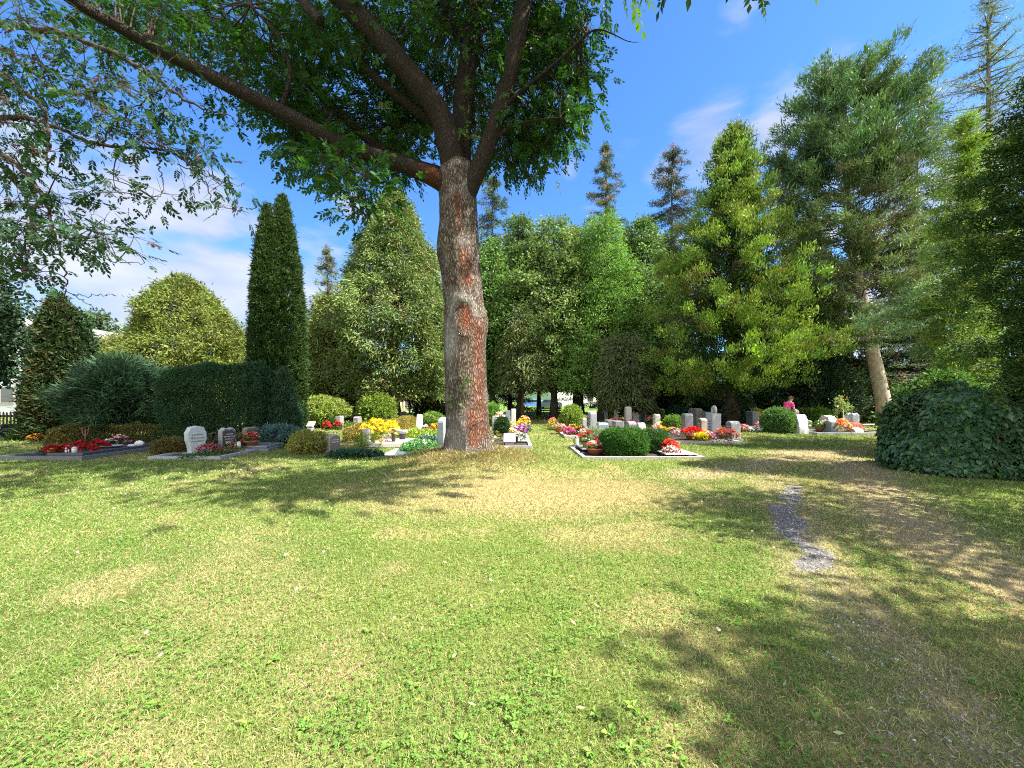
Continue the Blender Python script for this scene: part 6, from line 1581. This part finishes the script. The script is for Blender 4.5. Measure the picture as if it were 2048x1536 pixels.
def person():
    px, d = 1571, 19.1
    x = X(px, d)
    p = thing('person', 'stooping person in a bright pink shirt behind the round boxwood', 'person', (x, d, gz(x, d)), None, radians(8))
    # faces +x, leaning forward
    V = [(0, 0, .92), (.05, 0, 1.08), (.12, 0, 1.24), (.19, 0, 1.36), (.25, 0, 1.43), (.30, -.0, 1.50), (.33, 0, 1.57),
         (.18, -.17, 1.34), (.24, -.22, 1.10), (.38, -.18, .92), (.18, .17, 1.34), (.24, .22, 1.10), (.38, .18, .92),
         (0, -.1, .86), (.03, -.11, .48), (-.03, -.11, .08), (0, .1, .86), (.03, .11, .48), (-.03, .11, .08), (.12, -.12, .04), (.12, .12, .04)]
    E = [(0, 1), (1, 2), (2, 3), (3, 4), (4, 5), (5, 6), (3, 7), (7, 8), (8, 9), (3, 10), (10, 11), (11, 12), (0, 13), (13, 14), (14, 15), (0, 16), (16, 17), (17, 18), (15, 19), (18, 20)]
    R = [(.13, .16), (.12, .15), (.12, .16), (.10, .14), .058, .095, .085, .055, .042, .030, .055, .042, .030, .09, .06, .042, .09, .06, .042, .035, .035]
    for s, wi in ((-1, 9), (1, 12)):
        b = np.array(V[wi])
        palm = len(V); V.append(tuple(b + np.array([.06, 0, -.05]))); R.append(.026); E.append((wi, palm))
        for k in range(4):
            f1 = len(V); ln = (.045, .052, .048, .038)[k]
            V.append(tuple(b + np.array([.09, s * (.03 - .02 * k), -.075]))); R.append(.0095); E.append((palm, f1))
            V.append(tuple(b + np.array([.09 + ln * .6, s * (.03 - .02 * k), -.075 - ln]))); R.append(.008); E.append((f1, f1 + 1))
        th = len(V); V.append(tuple(b + np.array([.05, -s * .045, -.06]))); R.append(.0095); E.append((palm, th))
        V.append(tuple(b + np.array([.08, -s * .06, -.09]))); R.append(.008); E.append((th, th + 1))
    skin_obj('body', V, E, R, M_SKIN, (.50, .30, .22), p)
    skin_obj('shirt', [(-.01, 0, .88), (.05, 0, 1.08), (.12, 0, 1.24), (.185, 0, 1.355), (.18, -.18, 1.335), (.235, -.225, 1.14), (.18, .18, 1.335), (.235, .225, 1.14)],
             [(0, 1), (1, 2), (2, 3), (3, 4), (4, 5), (3, 6), (6, 7)], [(.165, .19), (.155, .18), (.15, .19), (.12, .16), .075, .062, .075, .062], M_CLOTH, (.80, .06, .30), p)
    skin_obj('trousers', [(0, 0, .93), (0, -.1, .84), (.03, -.11, .48), (-.03, -.11, .09), (0, .1, .84), (.03, .11, .48), (-.03, .11, .09)], [(0, 1), (1, 2), (2, 3), (0, 4), (4, 5), (5, 6)], [(.15, .18), .11, .08, .06, .11, .08, .06], M_CLOTH, (.05, .055, .08), p)
    for s in (-1, 1):
        skin_obj('shoe', [(-.07, s * .11, .045), (.03, s * .11, .045), (.16, s * .115, .035)], [(0, 1), (1, 2)], [.045, .05, .038], M_CLOTH, (.08, .07, .06), p)
    n = 900                                                       # short greying hair
    v = nrm(rnd(n)); v = v[(v[:, 2] > -.15) & (v[:, 0] < .55)]
    c = np.array([.31, 0, 1.565]); P = c + v * np.array([.108, .095, .105])
    mb = MB(); leaves(mb, P, np.cross(v, [0, 1, 0]) + v * .3 + rnd(len(v)) * .3, v, .05, .02, jcol((.24, .17, .12), len(v), .2)); mb.build('hair', M_CLOTH, p)
    f = MB()
    for s in (-1, 1):
        vv, q = lathe([(0, -.006), (.011, 0), (0, .006)], 8); f.add(vv + np.array([.395, s * .033, 1.555]), q, (.05, .04, .035), smooth=True)
    f.build('eye', M_SKIN, p)
    f = MB(); vv, q = lathe([(0, -.02), (.014, -.012), (.007, .018), (0, .026)], 8); f.add(vv + np.array([.405, 0, 1.53]), q, (.52, .30, .23), smooth=True); f.build('nose', M_SKIN, p)
    f = MB(); vv, q = boxv(.372, .388, -.022, .022, 1.487, 1.495); f.add(vv, q, (.38, .14, .12)); f.build('mouth', M_SKIN, p)
person()

# ------------------------------------------------------------------ bench, fences, lamp, cars, buildings
def bench():
    d = 31.0; x = X(1104, d)
    o = thing('park_bench', 'dark green slatted bench beneath the trees at the end of the grass path', 'bench', (x, d, 0))
    g = (.035, .075, .06)
    mb = MB()
    for i in range(4):
        v, q = boxv(-.8, .8, -.25 + i * .115, -.25 + i * .115 + .09, .43, .465); mb.add(v, q, g)
    mb.build('seat', M_WOOD, o)
    mb = MB()
    for i in range(3):
        v, q = boxv(-.8, .8, .235 + i * .03, .265 + i * .03, .55 + i * .13, .65 + i * .13); mb.add(v, q, g)
    mb.build('backrest', M_WOOD, o)
    for s in (-.62, .62):
        mb = MB(); addtube(mb, [(s, -.2, 0), (s, -.2, .42)], .03, 6, (.05, .05, .05)); addtube(mb, [(s, .22, 0), (s, .22, .42), (s, .33, .9)], .03, 6, (.05, .05, .05))
        v, q = boxv(s - .03, s + .03, -.24, .24, .395, .428); mb.add(v, q, (.05, .05, .05)); mb.build('leg', M_METAL, o)
bench()
def picket(x0, x1, y, label, name='picket_fence', col=(.045, .035, .03), post=()):
    o = thing(name, label, 'fence', ((x0 + x1) / 2, y, 0)); sx = (x1 - x0) / 2
    mb = MB(); n = int((x1 - x0) / .145)
    for i in range(n):
        xx = -sx + i * .145 + rng.normal() * .008; h = 1.04 + rng.normal() * .012
        v, q, t = prism([(-.03, .06), (.03, .06), (.03, h - .05), (0, h), (-.03, h - .05)], .022, .004)
        v = np.stack([v[:, 1] + xx, v[:, 0], v[:, 2]], 1); mb.add(v, q, np.array(col) * rng.uniform(.8, 1.3), t=t)
    mb.build('picket_panel', M_WOOD, o)
    for z in (.28, .80):
        v, q = boxv(-sx, sx, .014, .06, z, z + .09); MB().add(v, q, col).build('rail', M_WOOD, o)
    for xp in post:
        v, q = boxv(xp - (x0 + x1) / 2 - .09, xp - (x0 + x1) / 2 + .09, .063, .24, -.1, 1.1); MB().add(v, q, np.array(col) * 1.3).build('post', M_WOOD, o)
picket(-26, -18.9, 15.6, 'dark picket fence at the left edge with a stout post', post=(-19.55, -22.4))
picket(-18.85, -11.2, 16.4, 'dark picket fence seen through gaps under the juniper', post=(-18.7, -15.2))
o = thing('street_lamp', 'grey street lamp with arm between twin thujas and false cypress', 'street lamp', (X(613, 40), 40, 0))
mb = MB(); addtube(mb, [(0, 0, 0), (0, 0, 3), (0, 0, 6.6)], [.09, .07, .05], 8, (.42, .44, .46)); addtube(mb, [(0, 0, 6.55), (-.35, 0, 6.7), (-.8, 0, 6.72)], .04, 6, (.42, .44, .46)); mb.build('pole', M_METAL, o)
v, q = boxv(-1.35, -.7, -.13, .13, 6.66, 6.8); MB().add(v, q, (.55, .56, .57)).build('lamp_head', M_METAL, o)
for i, (px, d, top, rr) in enumerate(((801, 42, 803, .10), (808, 46, 802, .10), (819, 40, 796, .11), (774, 41, 806, .09))):
    o = thing('timber_post', ('pale post, second from the left at the paved yard', 'pale thin post in the middle of the paved yard', 'tallest pale post at the right of the paved yard', 'pale short post just beside the round bush')[i], 'post', (X(px, d), d, 0), 'pale posts at the paved yard')
    h = ZT(top, d)
    mb = MB(); addtube(mb, [(0, 0, -.1), (0, 0, h * .9), (0, 0, h)], [rr, rr, rr * .8], 10, (.55, .46, .26)); mb.build('shaft', M_WOOD, o)
    v, q = lathe([(0, h), (rr * .9, h), (rr * .4, h + .05), (0, h + .07)], 10); MB().add(v, q, (.5, .42, .26)).build('cap', M_WOOD, o)
def house(name, label, x0, x1, y0, y1, h, roof, wallc, roofc, wins, ridge='x', door=None, over=.4, gable=True):
    o = thing(name, label, 'building', ((x0 + x1) / 2, (y0 + y1) / 2, 0))
    sx, sy = (x1 - x0) / 2, (y1 - y0) / 2
    mb = MB(); v, q = boxv(-sx, sx, -sy, sy, -.3, h); mb.add(v, q, wallc)
    if ridge == 'x':
        for s in (-1, 1): mb.add([(s * sx, -sy, h), (s * sx, sy, h), (s * sx, 0, h + roof * .97)], None, wallc, t=[(0, 1, 2)])
    else:
        for s in (-1, 1): mb.add([(-sx, s * sy, h), (sx, s * sy, h), (0, s * sy, h + roof * .97)], None, wallc, t=[(0, 1, 2)])
    mb.build('wall', M_PLASTER, o)
    mb = MB(); th = .18
    a, b = (sx + over, sy + over) if ridge == 'x' else (sy + over, sx + over)
    dz = roof * over / (b - over)
    sec = [(-b, h - dz), (0, h + roof), (b, h - dz), (b, h - dz + th), (0, h + roof + th), (-b, h - dz + th)]
    f = (lambda u, w, z: (u, w, z)) if ridge == 'x' else (lambda u, w, z: (w, u, z))
    vs = [f(-a, w, z) for w, z in sec] + [f(a, w, z) for w, z in sec]
    mb.add(vs, [[i, (i + 1) % 6, 6 + (i + 1) % 6, 6 + i] for i in range(6)] + [[0, 1, 4, 5], [1, 2, 3, 4], [6, 7, 10, 11], [7, 8, 9, 10]], roofc); mb.build('roof', M_STONE, o)
    for (wx, wz, ww, wh) in wins:
        wx -= (x0 + x1) / 2
        mb = MB()
        for a in ((-ww / 2 - .08, ww / 2 + .08, -.08, 0), (-ww / 2 - .08, ww / 2 + .08, wh, wh + .08)):
            v, q = boxv(wx + a[0], wx + a[1], -sy - .06, -sy - .002, wz + a[2], wz + a[3]); mb.add(v, q, (.30, .28, .27))
        for s in (-1, 1):
            v, q = boxv(wx + s * (ww / 2 + .04) - .04, wx + s * (ww / 2 + .04) + .04, -sy - .06, -sy - .002, wz + .001, wz + wh - .001); mb.add(v, q, (.30, .28, .27))
        w_ = mb.build('window', M_WOOD, o)
        v, q = boxv(wx - ww / 2, wx + ww / 2, -sy - .03, -sy - .004, wz + .002, wz + wh - .002); MB().add(v, q, (.05, .055, .06)).build('pane', M_GLASS, w_)
    return o
house('white_hall', 'long white rendered building glimpsed between trunks beyond the tree row', X(1112, 85), X(1345, 85), 85, 97, 5.2, 2.4, (.80, .77, .72), (.20, .15, .13), [(X(1181, 85), .9, 1.1, 3.0), (X(1206, 85), 2.2, 1.4, 1.5), (X(1262, 85), 2.2, 1.4, 1.5), (X(1310, 85), 2.2, 1.4, 1.5)])
house('red_barn', 'dark red timber shed beyond the paved yard', X(765, 70), X(880, 70), 70, 78, 2.2, 1.5, (.16, .045, .035), (.12, .07, .06), [(X(800, 70), .9, 1.0, .8), (X(845, 70), .9, 1.0, .8)])
house('pale_house', 'pale grey gabled house half hidden behind the left trees', -48, -38.2, 34, 44, 5.2, 3.3, (.38, .42, .44), (.20, .19, .19), [(-40.5, 1.2, 1.1, 1.3), (-44, 1.2, 1.1, 1.3)], ridge='y')
house('gabled_house', 'small house with a pale pink gable seen below the false cypress', X(716, 60), X(738, 60), 60, 68, 1.4, 1.5, (.72, .52, .48), (.25, .09, .07), [], ridge='y')
v, q = boxv(-3.2, 3.2, -.06, .06, 0, 1.0)
o = thing('board_fence', 'grey board fence before the dark red shed', 'fence', (X(806, 60), 60, 0))
mb = MB()
for i in range(36):
    v, q = boxv(-3.2 + i * .18, -3.05 + i * .18, -.012, .012, .05, 1.05); mb.add(v, q, np.array((.24, .22, .20)) * rng.uniform(.8, 1.2))
mb.build('board_panel', M_WOOD, o)
for z in (.3, .8):
    v, q = boxv(-3.25, 3.25, .014, .06, z, z + .1); MB().add(v, q, (.2, .18, .16)).build('rail', M_WOOD, o)
def car(px, d, col, label, rz):
    o = thing('parked_car', label, 'car', (X(px, d), d, 0), 'cars parked beyond the tree row', rz)
    prof = [(-2.1, .35), (-2.12, .7), (-1.95, .92), (-1.2, .98), (-.75, 1.42), (.75, 1.45), (1.55, 1.0), (2.05, .92), (2.12, .6), (2.05, .32)]
    v, q, t = prism(prof, 1.72, .12); v = np.stack([v[:, 1], v[:, 0], v[:, 2]], 1); MB().add(v, q, col, t=t).build('body', M_PAINT, o)
    for s in (-1, 1):
        w = [(-1.05, 1.0), (-.68, 1.36), (.68, 1.38), (1.3, 1.02)]
        v, q, t = prism(w, .012, .003); v = np.stack([v[:, 1], v[:, 0] + s * .862, v[:, 2]], 1); MB().add(v, q, (.03, .035, .04), t=t).build('side_window', M_GLASS, o)
        for xx in (-1.32, 1.35):
            a = np.arange(20) * 2 * pi / 20
            mb = MB(); p = lambda r, y: np.stack([np.cos(a) * r + xx, np.full(20, s * y), np.sin(a) * r + .31], 1)
            v = np.concatenate([p(.31, .70), p(.31, .88), p(.2, .885)]); qq = [(i * 20 + j, i * 20 + (j + 1) % 20, (i + 1) * 20 + (j + 1) % 20, (i + 1) * 20 + j) for i in range(2) for j in range(20)]
            mb.add(v, qq, (.02, .02, .02)); wh = mb.build('wheel', M_PLAST, o)
            v = np.vstack([p(.2, .885), [xx, s * .895, .31]]); MB().add(v, None, (.35, .36, .37), t=[(j, (j + 1) % 20, 20) for j in range(20)]).build('rim', M_METAL, wh)
car(1066, 62, (.10, .22, .55), 'blue car seen left of the middle dark trunk', .1)
car(1098, 62, (.06, .09, .16), 'dark blue car seen right of the middle dark trunk', -.1)
v, q = boxv(-6, 6, -3, 3, .004, .012)
tag(MB().add(v, q, (.42, .42, .43)).build('paved_yard', M_STONE, None, (X(812, 44), 44, 0)), kind='structure')

# ------------------------------------------------------------------ grass, clover, gravel
gm = MB()
grass_zone(gm, 1.3, 2.6, 20000, .032, .0034, 1.2)
grass_zone(gm, 2.6, 4.2, 10000, .034, .0048)
grass_zone(gm, 4.2, 7.5, 3600, .040, .0078)
grass_zone(gm, 7.5, 13, 900, .055, .014)
grass_zone(gm, 13, 24, 230, .065, .026, 0)
grass_zone(gm, 24, 44, 45, .10, .06, 0)
m = 17000                                                            # longer dry grass on the mound
a = rng.random(m) * 2 * pi; r = .42 + np.abs(rng.normal(size=m)) * .75
x, y = TREE[0] + np.cos(a) * r, TREE[1] + np.sin(a) * r
c = jcol((.30, .22, .10), m, .25); k = rng.random(m) < .38; c[k] = jcol((.11, .17, .035), k.sum(), .25)
leaves(gm, np.stack([x, y, gz(x, y)], 1), np.stack([np.cos(a) * .45, np.sin(a) * .45, np.full(m, .7)], 1) + rnd(m) * .4, rnd(m), .13 * np.exp(rng.normal(size=m) * .35), .007, c, bend=rng.uniform(0, .5, m))
tag(gm.build('lawn_grass', M_GRASS), 'mown lawn of green and straw coloured grass blades', 'grass', kind='stuff')
cm_ = MB()
cen = np.stack([rng.uniform(-4.5, 4.5, 900), rng.uniform(1.4, 5.2, 900)], 1)
pm = fbm(cen[:, 0] * .9 + 40, cen[:, 1] * .9, s=71) + .10 * sm(-1, 1.2, cen[:, 0]) - .04 * cen[:, 1]
cen = cen[pm > .43]
idx = np.repeat(np.arange(len(cen)), 26); n = len(idx)
x, y = cen[idx, 0] + rng.normal(size=n) * .09, cen[idx, 1] + rng.normal(size=n) * .09
_, dirt_, grav_, _, _, _ = zones(x, y)
k = (dirt_ < .4) & ~grav_; x, y = x[k], y[k]; n = len(x)
z = gz(x, y) + rng.uniform(.012, .036, n)
for i in range(3):
    a = 2 * pi * i / 3 + rng.random(n) * .6
    leaves(cm_, np.stack([x, y, z], 1), np.stack([np.cos(a), np.sin(a), rng.uniform(-.1, .35, n)], 1), np.tile([0, 0, 1.], (n, 1)) + rnd(n) * .25, .012, .011, jcol((.11, .22, .04), n, .2), mid=.6)
tag(cm_.build('clover', M_BROAD), 'clover patches in the near lawn', 'clover', kind='stuff')
pl = MB()                                                           # plantain rosettes
sp = [G(px, py) + rng.normal(size=2) * .05 for px, py in ((1005, 1385), (1020, 1420), (1045, 1455), (1075, 1490), (1115, 1355), (1245, 1435), (1260, 1500), (1230, 1450), (1340, 1440), (1360, 1490), (1120, 1300), (1420, 1350), (500, 1440), (590, 1465), (620, 1480), (760, 1490), (330, 1420), (240, 1300), (560, 1330), (820, 1390), (1560, 1500), (1480, 1450), (1290, 1530), (1270, 1520), (1310, 1518), (1195, 1510), (940, 1480), (1450, 1250), (1540, 1300), (1500, 1210), (1420, 1200), (1620, 1440), (700, 1280), (1180, 1250), (1300, 1180), (1390, 1130))]
sp = np.repeat(np.array(sp), 6, 0); n = len(sp); a = rng.random(n) * 2 * pi
leaves(pl, np.stack([sp[:, 0], sp[:, 1], gz(sp[:, 0], sp[:, 1]) + .012], 1), np.stack([np.cos(a), np.sin(a), rng.uniform(.1, .6, n)], 1), np.tile([0, 0, 1.], (n, 1)) + rnd(n) * .15, rng.uniform(.03, .065, n), rng.uniform(.018, .03, n), jcol((.16, .27, .05), n, .15), mid=.55, bend=.15)
k = 130                                                             # fallen leaflets and dry bits
x, y = rng.uniform(-5, 5, k), rng.uniform(1.5, 8, k); a = rng.random(k) * 2 * pi
leaves(pl, np.stack([x, y, gz(x, y) + .035], 1), np.stack([np.cos(a), np.sin(a), rng.normal(size=k) * .15], 1), np.tile([0, 0, 1.], (k, 1)) + rnd(k) * .3, .05, .016, jcol((.50, .42, .22), k, .25))
k = 90                                                              # white clover heads
x, y = rng.uniform(-7, 3, k), rng.uniform(2.2, 9.5, k)
for i in range(4):
    leaves(pl, np.stack([x, y, gz(x, y) + .045], 1), rnd(k) * .6 + np.array([0, 0, .7]), rnd(k), .022, .018, jcol((.66, .64, .58), k, .08), mid=.6)
k = 36                                                              # fallen twigs
x, y = rng.uniform(-4.5, 4.5, k), rng.uniform(1.8, 9, k); a = rng.random(k) * 2 * pi; ll = rng.uniform(.06, .2, k)
A = np.stack([x, y, gz(x, y) + .03], 1); E = A + np.stack([np.cos(a) * ll, np.sin(a) * ll, rng.uniform(-.005, .02, k)], 1)
quick_tubes(pl, A, (A + E) / 2 + rnd(k) * .012, E, np.full(k, .003), np.full(k, .0015), (.26, .19, .12))
tag(pl.build('lawn_weeds', M_BROAD), 'plantain leaves and fallen leaflets in the near lawn', 'weeds', kind='stuff')
pb = MB()
n = 9000
lo, hi = GRAVEL.min(0), GRAVEL.max(0)
x, y = rng.uniform(lo[0], hi[0], n), rng.uniform(lo[1], hi[1], n)
k = zones(x, y)[2] | (rng.random(n) < .08)
t_ = rng.random(700); i_ = rng.integers(0, len(RUT_L) - 1, 700)
q_ = RUT_L[i_] + (RUT_L[i_ + 1] - RUT_L[i_]) * t_[:, None] + rng.normal(size=(700, 2)) * .16
x, y = np.concatenate([x[k], q_[:, 0]]), np.concatenate([y[k], q_[:, 1]]); n = len(x)
oc = np.array([[1, 0, 0], [-1, 0, 0], [0, 1, 0], [0, -1, 0], [0, 0, 1], [0, 0, -1.]])
sc_ = np.abs(rng.normal(size=(n, 1, 3))) * np.array([.004, .004, .0025]) + np.array([.006, .006, .004])
V = oc[None] * sc_ * (1 + .3 * rng.normal(size=(n, 6, 1))) + np.stack([x, y, gz(x, y) + .003], 1)[:, None]
tr = np.array([[0, 2, 4], [2, 1, 4], [1, 3, 4], [3, 0, 4], [2, 0, 5], [1, 2, 5], [3, 1, 5], [0, 3, 5]])
tr = (tr[None] + (np.arange(n) * 6)[:, None, None]).reshape(-1, 3)
pb.add(V.reshape(-1, 3), None, np.repeat(jcol((.21, .205, .20), n, .4, .03), 6, 0), t=tr)
tag(pb.build('gravel', M_PEBBLE), 'grey gravel showing through the worn track', 'gravel', kind='stuff')
